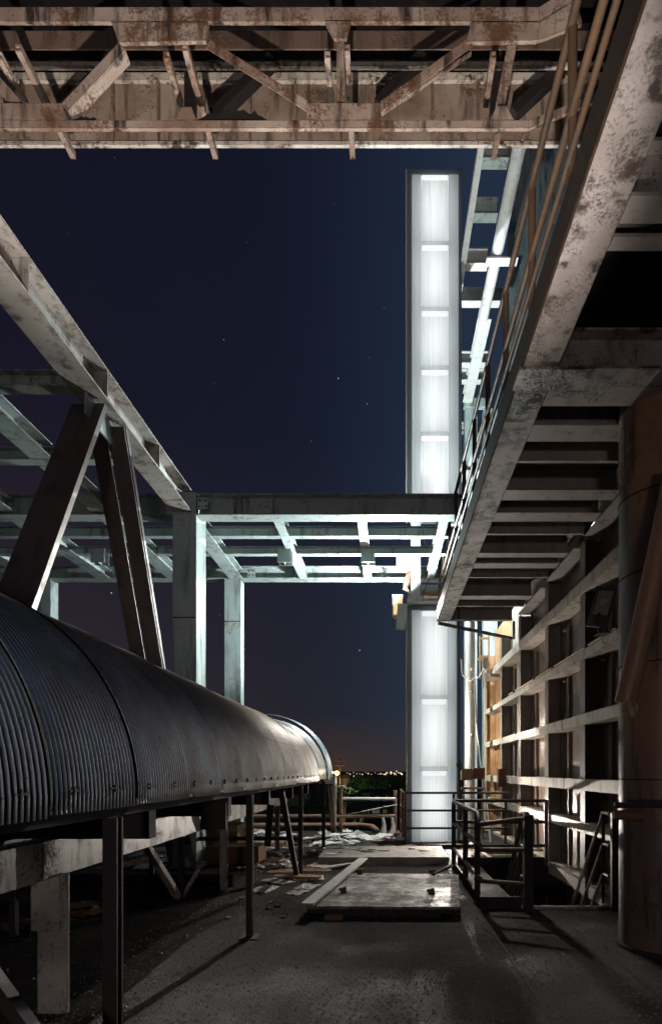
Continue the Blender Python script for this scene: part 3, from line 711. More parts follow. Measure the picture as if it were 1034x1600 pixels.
edges = [.75, 1.50, 2.21, 2.98, 3.72, 4.45, 5.2, 5.95, 6.7, 7.45, 8.2, 8.95, 9.7, 10.4, 11.05]
bolt0 = None
for k, (a, b_) in enumerate(zip(edges[:-1], edges[1:])):
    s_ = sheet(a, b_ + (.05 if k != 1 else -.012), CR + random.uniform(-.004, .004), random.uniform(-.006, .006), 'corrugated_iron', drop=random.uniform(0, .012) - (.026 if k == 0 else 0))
    for q in range(2):
        bo = MB().box(CX + CR + .012, CX + CR + .028, a + .18 + q * .36, a + .19 + q * .36, CZ + .04, CZ + .075)
        bo.box(CX + CR + .016, CX + CR + .026, a + .15 + q * .36, a + .22 + q * .36, CZ + .055, CZ + .061)
        bo.build('hook_bolt', 'dark_steel', s_)
for k, y_ in enumerate(edges[1:-1]):
    y_ = round(y_ / pitch) * pitch + .006
    pts = [(CX + (CR + .012) * math.cos(R(a_)), y_, CZ + (CR + .012) * math.sin(R(a_))) for a_ in range(0, 181, 4)]
    MB().tube(pts, .022 if k in (1, 2) else (.009 if k % 3 == 0 else .006), 6).build('lap_seam', 'black_plate', cv, True)
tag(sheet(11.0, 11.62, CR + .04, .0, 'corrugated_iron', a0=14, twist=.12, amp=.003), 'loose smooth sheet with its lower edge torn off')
tag(sheet(11.62, 12.2, CR + .15, .01, 'blue_sheet', a0=-2, twist=.03, amp=.002), 'pale blue end sheet lifting away')
# hanging torn strip
ts = MB(); ts.prism([at(473, 1175, 11.1), at(485, 1180, 11.1), at(482, 1225, 11.1), at(477, 1245, 11.1), at(475, 1220, 11.1)], (.0, .012, 0)); ts.build('torn_strip', 'blue_sheet', cv)
# edge rail, stringers, pans, legs
MB().channel((-1.36, .7, 1.405), (-1.36, 12.2, 1.405), .07, .05, 1).build('edge_rail', 'black_plate', cv)
MB().channel((-3.54, .7, 1.405), (-3.54, 12.2, 1.405), .07, .05, -1).build('edge_rail', 'black_plate', cv)
for k in range(6):
    a, b_ = .8 + k * 1.95, .8 + (k + 1) * 1.95 - .008
    MB().channel((-2.19, a, 1.035), (-2.19, b_, 1.035), .09, .24, 1).build('stringer', 'stringer_steel', cv)
    MB().channel((-3.0, a, 1.035), (-3.0, b_, 1.035), .09, .24, -1).build('stringer', 'stringer_steel', cv)
MB().box(-2.98, -2.24, .8, 12.3, 1.165, 1.19).build('belt', 'cable_rubber', cv)
for Y in (2.0, 3.45, 5.15, 6.9, 8.6, 10.3, 11.9):
    MB().box(-3.5, -1.40, Y - .05, Y + .05, 1.20, 1.375).build('transom', 'dark_steel', cv)
MB().box(-1.62, -1.40, 5.02, 5.05, 1.09, 1.33).build('hanging_plate', 'dark_steel', cv)
for Y, wd in ((2.77, .068), (5.54, .06), (8.8, .065), (12.0, .07)):
    for X in (-1.315, -3.58):
        lg = MB(); lg.channel((X, Y, .012), (X, Y, 1.378), wd, wd, 1 if X > -2 else -1, up=(0, 1, 0))
        lo = lg.build('leg', 'dark_steel', cv)
        MB().box(X - .09, X + .09, Y - .09, Y + .09, 0, .012).build('foot_plate', 'dark_steel', lo)
MB().bar((-1.355, 7.42, 1.34), (-1.355, 8.70, .02), .07, .07).build('slanting_leg', 'dark_steel', cv)
MB().box(-2.30, -2.105, 3.80, 3.83, 0, .90).build('stringer_post', 'stringer_steel', cv)
MB().box(-2.335, -2.09, 3.785, 3.798, .55, .93).build('stringer_post', 'stringer_steel', cv)
for Y in (7.78, 11.6):
    MB().ibeam((-2.2, Y, 0), (-2.2, Y, .914), .085, .08, up=(0, 1, 0), tf=.01).build('stringer_post', 'stringer_steel', cv)
MB().bar((-2.75, 6.4, .9), (-2.6, 7.2, .02), .09, .06).build('slanting_leg', 'stringer_steel', cv)
MB().bar((-2.6, 7.3, .9), (-2.6, 7.3, .0), .07, .06, (0, 1, 0)).build('stringer_post', 'dark_steel', cv)
MB().bar((-2.35, 7.4, .45), (-2.58, 7.3, .0), .05, .04, (0, 1, 0)).build('slanting_leg', 'stringer_steel', cv)
MB().bar((-2.05, 10.2, 1.0), (-2.15, 10.4, .25), .12, .03, (0, 1, 0)).build('torn_plate', 'dark_steel', cv)
# end frame of the conveyor
ef = thing('end_trestle', 'rusty brown trestle at the far open end of the conveyor', 'trestle', (-1.4, 12.6, 0))
MB().box(-2.7, xx(526, 13.0), 12.55, 13.0, zz(1224, 13), zz(1213, 13)).build('top_beam', 'white_paint', ef)
MB().bar(at(515, 1225, 12.8), onz(521, 1301), .10, .07, (0, 1, 0)).build('leg', 'rusty_iron', ef)
MB().bar(at(523, 1225, 13.0), onz(523, 1300), .06, .06, (0, 1, 0)).build('leg', 'white_paint', ef)
for k in range(3):
    MB().tube([at(506 + k * 5, 1213, 12.9), at(503 + k * 5, 1194, 12.9), at(500 + k * 4, 1188, 12.9)], .02, 8).build('bent_rod', 'pale_scrap', ef, True)

# slanting bar, lower left corner
tag(MB().channel((-1.95, 2.3, 1.31), (-.98, 2.15, .14), .05, .06, 1, up=(0, 1, 0)).build('steel_angle', 'dark_steel'), 'dark steel angle leaning in the lower left corner under the conveyor', 'steel bar')
# black channels lying across under the conveyor
for (py0, py1, lab) in ((1362, 1381, 'upper of two long black beams lying stacked on the deck under the conveyor'), (1385, 1398, 'lower black beam lying flat on the deck under the conveyor, nearest the viewer')):
    Y = H * F / (1398 - VY) if py1 == 1398 else 8.0
    h_ = .10 if py1 == 1398 else .17
    z0 = 0.0
    bm_ = MB().channel((-4.5, Y, z0 + h_ / 2), (-2.12 - (.06 if py1 == 1398 else 0), Y, z0 + h_ / 2), .12, h_, 1)
    tag(bm_.build('steel_beam', 'black_plate'), lab, 'steel beam')
tag(MB().tube([(-3.9, 9.6, .47), (-1.45, 9.7, .47)], .035, 10).build('pipe', 'dark_steel', None, True), 'dark horizontal pipe crossing under the conveyor at knee height', 'pipe')
tag(MB().box(-3.05, -2.2, 9.9, 10.5, .0, .30).build('steel_crate', 'rusty_iron'), 'low rusty steel box on the deck beyond the conveyor posts', 'box')
tr_ = MB().prism([onz(362, 1331), onz(446, 1327), onz(440, 1313), onz(368, 1312)], (0, 0, .02))
tag(tr_.build('rusty_plate', 'orange_pipe'), 'flat rusty orange plate on the deck behind the conveyor legs', 'plate')
tag(MB().tube([onz(360, 1345) + Vector((0, 0, .08)), onz(392, 1345) + Vector((0, 0, .08))], .085, 14).build('drum', 'red_scrap', None, True), 'short red-brown drum lying on the deck left of the conveyor leg', 'drum')
tag(MB().box(-3.5, -2.9, 11.2, 11.9, .0, .55).build('pallet_stack', 'wood_scrap'), 'stack of brown wooden boards behind the conveyor stringer', 'boards')
tag(MB().tube([onz(305, 1300) + Vector((0, 0, .3)), onz(345, 1295) + Vector((0, 0, .35))], .3, 18).build('barrel', 'teal_paint', None, True), 'pale blue barrel lying on its side behind the conveyor stringer', 'barrel')
tag(MB().tube([at(270, 1262, 10.5), at(220, 1262, 10.5)], .18, 14).build('pipe', 'rusty_iron', None, True), 'thick rusty pipe stub seen through the conveyor legs', 'pipe')

# ================================================================== RAILINGS
ra = thing('guard_rail', 'low brown pipe railing in front of the lower light shaft', 'railing', (1.5, 12.7, 0))
yr = 12.74
for zr in (1.12, .73, .34):
    MB().tube([(.41, yr, zr), (2.70, yr, zr)], .025, 8).build('rail', 'brown_rail', ra, True)
    MB().tube([(.41, yr, zr), (.36, 15.0, zr)], .022, 8).build('rail', 'brown_rail', ra, True)
for X, Y in ((.41, yr), (1.48, yr), (2.62, yr), (.36, 15.0), (.385, 13.9)):
    MB().tube([(X, Y, 0), (X, Y, 1.12)], .03, 8).build('post', 'brown_rail', ra, True)
# stair guard
sg = thing('stair_guard', 'dark welded tube guard railing round the stair opening', 'railing', (1.5, 8, 0))
def rr_(pts, r=.028, name='rail', m_='brown_rail'): MB().tube(pts, r, 8).build(name, m_, sg, True)
YA, YB, XG = 9.75, 6.72, 1.09
for zr in (1.10, .74, .34):
    rr_([(1.12, YA, zr), (2.68, YA, zr)])
    rr_([(XG, 9.4, zr), (XG, 6.76, zr)] if zr != 1.10 else [(XG, 9.4, zr), (XG, 6.9, zr), (XG, 6.76, zr - .12)])
for zr, zl in ((1.06, .98), (.70, .68), (.30, .32)):
    rr_([(XG, 6.74, zl), (1.60, 6.60, zr)])
for X, Y in ((XG, 9.4), (XG, 8.0), (XG, 6.95)):
    MB().bar((X, Y, 0), (X, Y, 1.09), .065, .05, (0, 1, 0)).build('post', 'dark_steel', sg)
MB().bar((1.61, 6.58, 0), (1.61, 6.58, 1.10), .10, .09, (0, 1, 0)).build('post', 'dark_steel', sg)
MB().bar((2.69, YA, 0), (2.69, YA, 1.12), .06, .06, (0, 1, 0)).build('post', 'brown_rail', sg)
MB().box(XG - .01, XG + .012, 6.70, 9.5, 0, .13).build('toe_plate', 'dark_steel', sg)
MB().box(XG + .013, 1.56, 6.69, 6.71, 0, .14).build('toe_plate', 'dark_steel', sg)
MB().box(1.20, 2.70, YA + .02, YA + .04, .0, .14).build('toe_plate', 'dark_steel', sg)
# stair
st = thing('stair', 'steel stair going down through the deck opening beside the panel wall', 'stair', (2.2, 7.5, -3.5))
sl = Vector((0, 1.0, -1.18)).normalized()
for X in (1.66, 2.66):
    MB().bar((X, 6.85, -.12), (X, 9.6, -3.4), .03, .22).build('stringer', 'dark_steel', st)
for k in range(13):
    Y = 6.95 + k * .208; MB().box(1.68, 2.64, Y, Y + .22, -.26 - k * .246, -.23 - k * .246).build('tread', 'joist_steel', st)
for X, off in ((2.62, 0), (1.62, -.12)):
    for dz in (0, -.38, -.74):
        a = Vector((X, 6.98 + off, 1.10 + dz)); MB().tube([a - Vector((0, .2, 0)), a, a + sl * 3.2], .022 if X > 2 else .032, 8).build('handrail', 'girt_paint' if X > 2 else 'brown_rail', st, True)
    for t_ in (.0, .9, 1.9):
        p_ = Vector((X, 6.98 + off, 1.10)) + sl * t_
        MB().tube([p_, p_ - Vector((0, 0, 1.1))], .022, 8).build('handrail_post', 'brown_rail', st, True)
MB().box(2.58, 2.66, 6.6, 6.66, 0, 1.12).build('handrail_post', 'brown_rail', st)
# beams seen down the hole
tag(MB().box(1.2, 3.0, 9.82, 10.0, -.50, -.17).build('floor_beam', 'dark_steel'), 'dark floor beam under the far edge of the stair opening', 'beam')
tag(MB().box(OX0, 2.7, 6.66, 6.715, .001, .035).build('nosing', 'walkway_steel'), 'pale worn steel nosing along the near edge of the stair opening', 'nosing')
lp = MB(); lp.box(1.9, 1.96, 11.0, 11.06, -3.55, -.17); lp.box(2.75, 2.81, 11.0, 11.06, -3.55, -.17)
tag(lp.build('upright_posts', 'white_paint'), 'pale upright frame glimpsed in the storey below the stair opening', 'frame')

# far edge railing
fe = thing('edge_railing', 'far deck-edge railing with white top rail and orange pipe rail', 'railing', (-1.5, 14.9, 0))
MB().tube([at(536, 1248, 14.9), at(618, 1248, 14.9)], .04, 8).build('top_rail', 'white_paint', fe, True)
MB().tube([at(255, 1276, 14.9), at(617, 1275, 14.9)], .05, 10).build('pipe_rail', 'orange_pipe', fe, True)
for px, top_ in ((532, 1231), (310, 1250), (420, 1250), (617, 1235)):
    a = at(px, top_, 14.9); MB().tube([(a.x, 14.98, 0), (a.x, 14.98, a.z)], .05, 10).build('post', 'orange_pipe', fe, True)
MB().box(xx(526, 14.9), xx(538, 14.9), 14.8, 15.1, zz(1231, 14.9), zz(1229, 14.9) + .02).build('post_cap', 'white_paint', fe)
tag(MB().tube([onz(330, 1297) + Vector((0, 0, .12)), onz(560, 1296) + Vector((0, 0, .12)), onz(582, 1298) + Vector((0, 0, .11)), onz(592, 1302) + Vector((0, 0, .02))], .07, 12).build('pipe', 'orange_pipe', None, True), 'long pale orange pipe lying on the deck along its far edge', 'pipe')
tag(MB().tube([at(530, 1275, 14.92), at(620, 1257, 14.8)], .015, 6).build('cable', 'white_cable', None, True), 'thin pale cable slung across the far edge railing', 'cable')
for px in (598, 612):
    a = onz(px, 1303); m_ = MB().tube([a, a + Vector((.03, 0, .22)), a + Vector((0, 0, .42))], [.09, .05, .03], 7)
    tag(m_.build('stump', 'pale_scrap', None, True), 'short pale broken post stump at the far deck edge', 'stump', 'broken stumps at the far deck edge')

# ================================================================== SLAB, HATCH, PLANK
sb = MB(); ypf = 9.75
sb.box(xx(497, ypf), 1.05, ypf, 11.2, .0, .145)
tag(sb.build('slab', 'slab_concrete'), 'low debris-strewn slab step between the light shaft and the hatch plate', 'slab')
tag(MB().box(xx(665, 11.9), 1.5, 11.85, 12.0, .0, .09).build('timber', 'dark_steel'), 'dark timber lying at the foot of the light shaft', 'timber')
ht = thing('hatch_plate', 'worn glossy steel hatch plate lying raised on the deck in mid-view', 'plate', (0.1, 7.2, 0))
zh = .13
A, B, D_, E = onz(478, 1416, zh), onz(718, 1417, zh), onz(716, 1366, zh), onz(548, 1364, zh)
MB().prism([A, B, D_, E], (0, 0, -.03)).build('plate', 'hatch_steel', ht)
ctr = (A + B + D_ + E) / 4
def inset(p_, f): return p_ + (ctr - p_) * f
for p0, p1 in ((A, B), (B, D_), (D_, E), (E, A)):
    q0, q1 = inset(p0, .03), inset(p1, .03)
    MB().bar(q0 + Vector((0, 0, -.056)), q1 + Vector((0, 0, -.056)), .04, .05).build('edge_frame', 'dark_steel', ht)
MB().bar(A + Vector((.25, .12, -.106)), B + Vector((-.2, .12, -.106)), .08, .045).build('bearer', 'dark_steel', ht)
MB().bar(E + Vector((.25, -.12, -.106)), D_ + Vector((-.2, -.12, -.106)), .08, .045).build('bearer', 'dark_steel', ht)
for px, py in ((537, 1395), (674, 1397), (562, 1366), (676, 1366)):
    p_ = onz(px, py, zh); l_ = MB().tube([p_, p_ + Vector((0, 0, .05))], [.045, .03], 10); l_.tube([p_ + Vector((-.06, 0, .04)), p_ + Vector((.03, 0, .06))], .018, 8)
    l_.build('lug', 'rusty_iron', ht, True)
MB().tube([onz(677, 1366, zh + .03), onz(706, 1352, zh + .06)], .022, 8).build('lever', 'brown_rail', ht, True)
pk = MB(); a, b_ = onz(484, 1414, .15), onz(568, 1343, .16)
pk.channel(a + Vector((-.02, -.05, .02)), b_ + Vector((0, .0, .02)), .14, .022, 1, t=.006)
tag(pk.build('plank', 'white_paint'), 'long white metal channel lying askew along the left edge of the hatch plate', 'plank')
tag(MB().box(*(lambda p_: (p_.x - .1, p_.x + .1, p_.y - .06, p_.y + .06, 0, .06))(onz(522, 1436))).build('brick', 'rusty_iron'), 'single dark brick on the deck in front of the hatch plate', 'brick')

# ================================================================== PIPES AND CABLES AT THE SHAFT
tag(MB().tube([(1.56, 12.45, .02), (1.56, 12.45, Z(.3)), (1.55, 12.42, Z(WZ + .3))], .017, 8).build('hanging_cable', 'cable_rubber', None, True), 'straight black cable hanging from the walkway end in front of the light shaft', 'cable')
kn = MB().tube([(1.56, 12.44, Z(.24)), (1.56, 12.44, Z(.16)), (1.57, 12.44, Z(.05)), (1.56, 12.44, Z(-.02))], [.02, .07, .05, .02], 8)
tag(kn.build('cable_clamp', 'cable_rubber', None, True), 'black taped clamp knot halfway down the hanging black cable', 'clamp')
vp = thing('vertical_pipe', 'pale upright pipe with rust spots right of the lower light shaft', 'pipe', (2.15, 15, 0))
MB().tube([(xx(734, 15), 15, 0), (xx(734, 15), 15, Z(3.9))], .125, 18).build('pipe', 'white_paint', vp, True)
for py in (1048, 1066, 1082, 1150):
    MB().tube([at(736, py, 14.86), at(737, py - 3, 14.84)], [.06, .03], 7).build('rust_scab', 'ochre_steel', vp, True)
wc = [at(720, 1030, 14.5), at(722, 1055, 14.5), at(735, 1063, 14.5), at(748, 1058, 14.5), at(757, 1044, 14.5)]
tag(MB().tube(wc, .022, 8).build('slack_cable', 'white_cable', None, True), 'white cable sagging in a loop between light shaft and wall', 'cable')
wc = [at(740, 1040, 14.3), at(743, 1120, 14.2), at(750, 1190, 14.0), at(760, 1250, 13.6), at(766, 1318, 13.0)]
tag(MB().tube(wc, .02, 8).build('slack_cable', 'white_cable', None, True), 'pale cable dropping slantwise from the pipe to the deck', 'cable')
jb = thing('valve_box', 'pair of rusty square boxes on a bracket right of the light shaft', 'box', at(738, 1225, 13.8))
MB().box(xx(720, 13.8), xx(737, 13.8), 13.7, 13.9, zz(1219, 13.8), zz(1201, 13.8)).build('box', 'orange_pipe', jb)
MB().box(xx(738, 13.8), xx(756, 13.8), 13.7, 13.9, zz(1217, 13.8), zz(1200, 13.8)).build('box', 'rusty_iron', jb)
MB().box(xx(720, 13.8), xx(756, 13.8), 13.72, 13.88, zz(1233, 13.8), zz(1230, 13.8)).build('shelf', 'ochre_steel', jb)
for px in (722, 752): MB().box(xx(px, 13.8), xx(px + 3, 13.8), 13.78, 13.82, 0, zz(1233, 13.8) - .002).build('stand_leg', 'ochre_steel', jb)
tn = MB().tube([at(662, 838, 12.5), at(668, 870, 12.5), at(672, 900, 12.5), at(662, 925, 12.5), at(660, 940, 12.5)], .010, 6)
tag(tn.build('slack_cable', 'cable_rubber', None, True), 'thin black wire dangling beside the white post above the hood', 'cable')

# ================================================================== DEBRIS
def crumple(p_, w_, d_, h_, seed, material, label, group, name='debris_sheet'):
    rnd = random.Random(seed); m_ = MB(); n = 7; rot = rnd.uniform(0, 3.14)
    for j in range(n + 1):
        for i in range(n + 1):
            u, v = (i / n - .5) * w_, (j / n - .5) * d_
            e_ = 1 - max(abs(i / n - .5), abs(j / n - .5)) * 1.6
            u += rnd.uniform(-.25, .25) * w_ / n; v += rnd.uniform(-.25, .25) * d_ / n
            m_.v.append(Vector((p_.x + u * math.cos(rot) - v * math.sin(rot), p_.y + u * math.sin(rot) + v * math.cos(rot), p_.z + .004 + max(0, rnd.uniform(.1, 1) * h_ * max(.15, e_)))))
    for j in range(n):
        for i in range(n):
            a = j * (n + 1) + i; m_.f.append((a, a + 1, a + n + 2, a + n + 1))
    o = m_.build(name, material); md = o.modifiers.new('t', 'SOLIDIFY'); md.thickness = .006
    return tag(o, label, 'debris', group)
spots = [(560, 1308, .5, .4, .22), (585, 1312, .55, .45, .2), (545, 1318, .6, .4, .14), (600, 1306, .4, .3, .12), (520, 1305, .5, .3, .08), (625, 1312, .35, .3, .1),
         (570, 1322, .5, .35, .18), (505, 1318, .5, .4, .1), (640, 1322, .3, .2, .06), (540, 1300, .5, .3, .1), (610, 1325, .35, .3, .08)]
for k, (px, py, a, b_, h_) in enumerate(spots):
    crumple(onz(px, py), a, b_, h_, k, 'pale_scrap', 'crumpled pale sheeting in the debris pile at the foot of the light shaft', 'crumpled sheeting by the light shaft')
spots = [(470, 1372, .5, .3, .08), (500, 1352, .45, .35, .07), (455, 1352, .5, .3, .12), (440, 1362, .4, .25, .05), (480, 1386, .35, .25, .06), (520, 1345, .5, .25, .06), (430, 1345, .4, .3, .1), (465, 1395, .3, .2, .07), (495, 1372, .4, .2, .05)]
for k, (px, py, a, b_, h_) in enumerate(spots):
    crumple(onz(px, py), a, b_, h_, 40 + k, 'pale_scrap' if k % 3 else 'wood_scrap', 'torn sheet scrap on the deck between conveyor leg and hatch plate', 'torn scraps left of the hatch plate')
spots = [(20, 1450, .35, .25, .09), (60, 1440, .3, .25, .1), (110, 1430, .4, .3, .08), (125, 1415, .4, .3, .06), (95, 1440, .3, .2, .1), (150, 1425, .3, .2, .09)]
for k, (px, py, a, b_, h_) in enumerate(spots):
    crumple(onz(px, py), a, b_, h_, 70 + k, 'wood_scrap' if k % 2 else 'rusty_iron', 'crumpled brown rubbish on the deck in the lower left under the conveyor', 'brown rubbish under the conveyor')
spots = [(205, 1352, .5, .4, .1), (235, 1356, .5, .4, .12), (180, 1355, .5, .4, .1), (265, 1345, .5, .4, .08), (225, 1345, .6, .4, .1), (300, 1336, .6, .3, .06), (330, 1345, .4, .3, .05), (410, 1302, .6, .4, .1), (395, 1298, .7, .4, .08), (450, 1305, .6, .3, .08)]
for k, (px, py, a, b_, h_) in enumerate(spots):
    crumple(onz(px, py), a, b_, h_, 90 + k, 'pale_scrap' if k % 2 else 'wood_scrap', 'crumpled scrap lying on the deck behind the conveyor stringer', 'scrap behind the conveyor')
spots = [(random.uniform(385, 640), random.choice((random.uniform(1299, 1330), random.uniform(1340, 1400))), random.uniform(.18, .5), random.uniform(.15, .35), random.uniform(.04, .16)) for k in range(34)]
for k, (px, py, a, b_, h_) in enumerate(spots):
    p_ = onz(px, py)
    if p_.x > -.95 and p_.y < 11.4: continue
    crumple(p_, a, b_, h_, 140 + k, ('pale_scrap', 'wood_scrap', 'pale_scrap', 'slab_concrete')[k % 4], 'small torn scrap on the deck between the conveyor end and the light shaft', 'small scraps strewn on the deck')
brd = [((380, 1322), (555, 1305), 'long pale board lying aslant on the deck behind the last conveyor legs', 'pale_scrap'), ((300, 1352), (420, 1330), 'thin white lath lying aslant beyond the conveyor posts', 'white_paint'),
       ((500, 1360), (560, 1352), 'short pale board on the deck behind the white channel', 'pale_scrap'), ((600, 1350), (640, 1344), 'short brown board stub leaning on the slab edge', 'wood_scrap'), ((430, 1372), (500, 1376), 'narrow brown board among scraps by the conveyor leg', 'wood_scrap')]
for a, b_, lab, mt_ in brd:
    tag(MB().bar(onz(*a) + Vector((0, 0, .03)), onz(*b_) + Vector((0, 0, .05)), .14, .025).build('board', mt_), lab, 'board')
for px, py, lab in ((556, 1330, 'loose flake'), (640, 1329, 'flake')):
    pass
for k in range(230):
    px = random.choice((random.uniform(380, 620), random.uniform(420, 520), random.uniform(60, 420), random.uniform(250, 760))); py = 1308 + random.random() ** 2.2 * 130
    p_ = onz(px, py); 
    if -1.1 < p_.x < 1.1 and 5.9 < p_.y < 11.3: continue
    s_ = random.uniform(.02, .07) * (1 if py < 1350 else .6); m_ = MB()
    vs = [p_ + Vector((math.cos(a) * s_ * random.uniform(.6, 1.3), math.sin(a) * s_ * random.uniform(.6, 1.3), 0)) for a in (0, 1.3, 2.5, 3.7, 5)]
    m_.prism(vs, (random.uniform(-.02, .02), random.uniform(-.02, .02), s_ * random.uniform(.3, .9)))
    tag(m_.build('rubble_chunk', random.choice(('pale_scrap', 'slab_concrete', 'rusty_iron') if py < 1365 else ('wood_scrap', 'rusty_iron', 'dark_steel'))), 'small broken chunk of rubble scattered on the deck', 'rubble', 'rubble scattered on the deck')
for k in range(14):
    X = random.uniform(-1.0, .95); Y = random.uniform(9.85, 11.1); s_ = random.uniform(.05, .14)
    p_ = Vector((X, Y, .146)); a = random.uniform(0, 3)
    vs = [p_ + Vector((math.cos(a + q) * s_ * random.uniform(.6, 1.3), math.sin(a + q) * s_ * .6, 0)) for q in (0, 1.3, 2.5, 3.7, 5)]
    tag(MB().prism(vs, (0, 0, .012)).build('rubble_flake', random.choice(('pale_scrap', 'dark_steel', 'slab_concrete'))), 'flat flake of debris lying on the slab step', 'debris', 'flakes on the slab step')
# pipes lying beyond the stair
for k, (a, b_, r_, mt_, lab) in enumerate((((742, 1334), (846, 1333), .05, 'pale_scrap', 'pale pipe lying beyond the stair opening, farthest of two'), ((738, 1343), (836, 1342), .045, 'girt_paint', 'pale pipe lying along the far edge of the stair opening'),
                                        ((735, 1330), (770, 1348), .04, 'red_scrap', 'red bar lying aslant over the pale pipes beyond the stair'))):
    tag(MB().tube([onz(*a) + Vector((0, 0, r_ + (.1 if k == 2 else 0))), onz(*b_) + Vector((0, 0, r_))], r_, 10).build('pipe' if k < 2 else 'bar', mt_, None, True), lab, 'pipe' if k < 2 else 'bar')
ms = MB()
for k in range(500):
    p_ = Vector((random.uniform(2.35, 2.73), random.uniform(10.0, 12.0), 0)); a = random.uniform(0, 6.28)
    ms.add([p_ + Vector((math.cos(a) * .012, math.sin(a) * .012, 0)), p_ - Vector((math.cos(a) * .012, math.sin(a) * .012, 0)), p_ + Vector((random.uniform(-.02, .02), 0, random.uniform(.02, .06)))], [(0, 1, 2)])
tag(ms.build('moss', 'moss_green', origin=(2.5, 11, 0)), kind='stuff')

# ================================================================== BEYOND THE DECK
def leaf_crown(m_, c, r_, n, sz):
    for k in range(n):
        d_ = Vector((random.gauss(0, 1), random.gauss(0, 1), random.gauss(0, 1))).normalized() * r_ * random.uniform(.45, 1) ** .5
        p_ = c + Vector((d_.x, d_.y, d_.z * .75)); a, b_ = Vector((random.gauss(0, 1), random.gauss(0, 1), random.gauss(0, 1))).normalized() * sz, Vector((random.gauss(0, 1), random.gauss(0, 1), random.gauss(0, 1))).normalized() * sz
        m_.add([p_, p_ + a, p_ + a * .6 + b_ * .8, p_ + b_], [(0, 1, 2, 3)])
tl = ['bushy tree beyond the deck edge, lit green left of centre', 'low tree beside the lit yard, partly behind the white rail', 'rounded tree behind the far railing nearest the light shaft', 'dark tree far left below the conveyor', 'small tree behind the orange post', 'faint tree in the middle of the dark yard']
for k, (px, py, Y, r_) in enumerate(((578, 1226, 120, 3.6), (556, 1232, 110, 3.0), (606, 1227, 135, 4.0), (330, 1290, 70, 3.5), (512, 1268, 60, 2.6), (540, 1240, 90, 2.6))):
    c_ = at(px, py, Y); t_ = thing('tree', tl[k], 'tree', (c_.x, Y, gz(Y)), 'trees beyond the deck')
    MB().tube([(c_.x, Y, gz(Y)), (c_.x + .2, Y, c_.z - r_ * .3)], [.45, .15], 8).build('trunk', 'bark', t_, True)
    m_ = MB()
    for q in range(5): leaf_crown(m_, c_ + Vector((random.uniform(-1, 1) * r_ * .7, random.uniform(-1, 1) * r_ * .5, random.uniform(-.6, .25) * r_)), r_ * random.uniform(.45, .75), 260, r_ * .13)
    m_.build('crown', 'foliage', t_)
def yard_frame(name, label, px0, px1, py0, py1, Y, nb):
    t_ = thing(name, label, 'structure', (xx((px0 + px1) / 2, Y), Y, gz(Y)))
    for k in range(nb):
        X = xx(px0 + (px1 - px0) * k / (nb - 1), Y)
        MB().box(X - .2, X + .2, Y, Y + .4, gz(Y), zz(py0, Y)).build('column', 'far_dark', t_)
    for py in (py0, (py0 + py1) / 2, py1):
        MB().box(xx(px0, Y), xx(px1, Y), Y - .1, Y - .02, zz(py, Y) - .25, zz(py, Y) + .25).build('beam', 'far_dark', t_)
    MB().bar((xx(px0, Y), Y - .15, zz(py1, Y)), (xx((px0 + px1) / 2, Y), Y - .15, zz(py0, Y)), .3, .1, (0, 1, 0)).build('stay', 'far_dark', t_)
    MB().box(xx(px0 + 5, Y), xx(px1 - 8, Y), Y + 1, Y + 9, gz(Y), zz(py1 - 3, Y)).build('shed', 'far_dark', t_)
yard_frame('gantry', 'dark steel gantry in the yard below, seen over the white rail', 562, 612, 1236, 1275, 75, 4)
yard_frame('gantry', 'dark gantry in the yard behind the left end of the railing', 545, 572, 1258, 1290, 60, 3)
sh = thing('shed', 'low dark shed with pale roof far below between the conveyor legs', 'shed', (xx(420, 55), 55, -24))
MB().box(xx(340, 55), xx(470, 55), 55, 70, -24, zz(1262, 55)).build('wall', 'far_dark', sh)
MB().prism([(xx(335, 55), 54.5, zz(1262, 55) + .02), (xx(475, 55), 54.5, zz(1262, 55) + .02), (xx(470, 55), 62, zz(1252, 55)), (xx(340, 55), 62, zz(1252, 55))], (0, 0, .2)).build('roof', 'far_dark', sh)
def street_lamp(px, py, Y, label):
    p_ = at(px, py, Y); t_ = thing('street_lamp', label, 'street lamp', (p_.x, Y, gz(Y)), 'orange street lamps beyond the yard')
    MB().tube([(p_.x, Y, gz(Y)), (p_.x, Y, p_.z)], [.15, .08], 8).build('pole', 'far_dark', t_, True)
    MB().tube([p_ - Vector((0, 0, .5)), p_, p_ + Vector((0, 0, .5))], [.25, .6, .25], 10).build('lamp_head', 'street_lamp_glow', t_, True)
    point('street_light', p_ - Vector((0, 3, 2)), 6000, (1, .5, .15), .3).parent = None
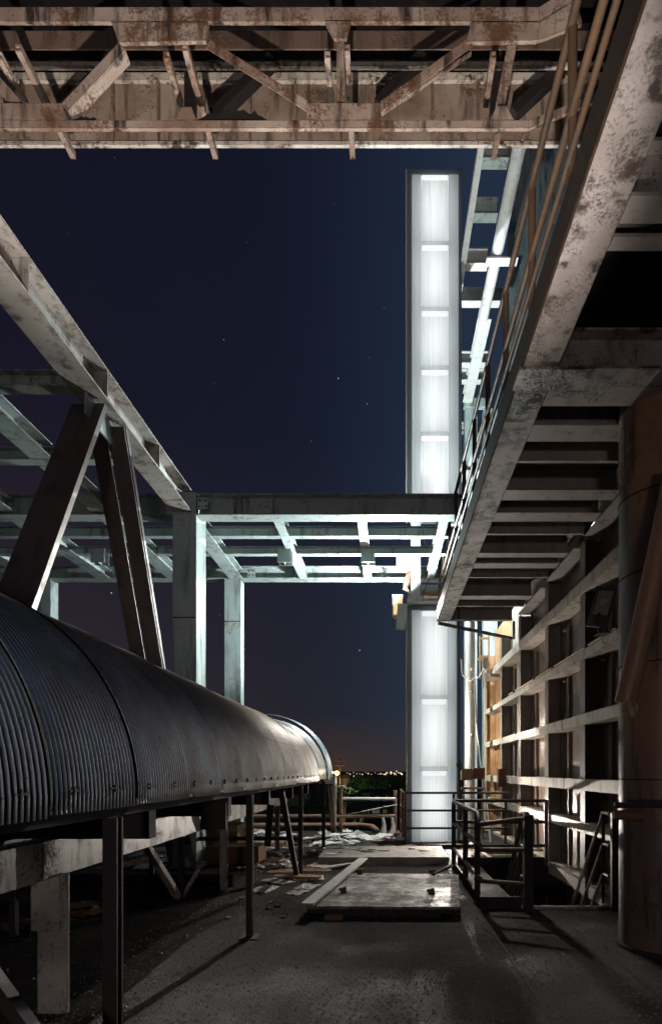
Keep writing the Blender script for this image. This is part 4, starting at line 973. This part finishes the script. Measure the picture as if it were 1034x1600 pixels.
street_lamp(526, 1208, 150, 'brightest orange street lamp beyond the yard, right of the conveyor end')
street_lamp(518, 1207, 190, 'fainter orange street lamp just left of the brightest one')
for px, py0, Y, lab in ((506, 1181, 130, 'wooden power pole with crossarm right of the conveyor end'), (531, 1186, 150, 'thin power pole behind the orange street lamps')):
    p_ = at(px, py0, Y); t_ = thing('power_pole', lab, 'power pole', (p_.x, Y, gz(Y)))
    MB().tube([(p_.x, Y, gz(Y)), p_], [.25, .16], 8).build('pole', 'far_dark', t_, True)
    for dz in (.4, 1.6): MB().box(p_.x - 1.3, p_.x + 1.3, Y - .35, Y - .2, p_.z - dz - .2, p_.z - dz).build('crossarm', 'far_dark', t_)
p_ = at(539, 1211, 110); ck_ = thing('chimney', 'stubby yellow-lit chimney stack in front of the far town', 'chimney', (p_.x, 110, -24))
MB().tube([(p_.x, 110, -24), (p_.x, 110, p_.z)], .9, 14).build('stack', 'ochre_steel', ck_, True)
MB().tube([(p_.x, 110, p_.z - .6), (p_.x, 110, p_.z + .05)], 1.05, 14).build('rim', 'rusty_iron', ck_, True)
point('yard_glow', at(545, 1228, 100) + Vector((0, -8, 4)), 3500, (.85, 1.0, .55), .5)
lit = [(rx, random.gauss(1208.5, 1.2)) for rx in [541, 544, 547, 552, 557, 562, 566, 571, 575, 580, 586, 591] + [random.uniform(592, 629) for _ in range(26)]] + [(543, 1212), (549, 1213), (553, 1213), (535, 1214), (90, 1209), (60, 1208), (30, 1210)]
for k, (px, py) in enumerate(lit):
    p_ = onz(px, max(py, 1207.2), -9.0); Y = 1500 + random.uniform(0, 500)
    p_ = at(px, py, Y); r_ = random.choice((.9, 1.1, 1.5, 2.0))
    o = MB().tube([p_ - Vector((0, 0, r_)), p_ - Vector((0, 0, r_ * .5)), p_ + Vector((0, 0, r_ * .5)), p_ + Vector((0, 0, r_))], [r_ * .4, r_, r_, r_ * .4], 8).build('town_light', random.choice(('town_glow_white', 'town_glow_white', 'town_glow_amber')))
    tag(o, 'tiny distant town light on the horizon', 'town light', 'town lights along the horizon')
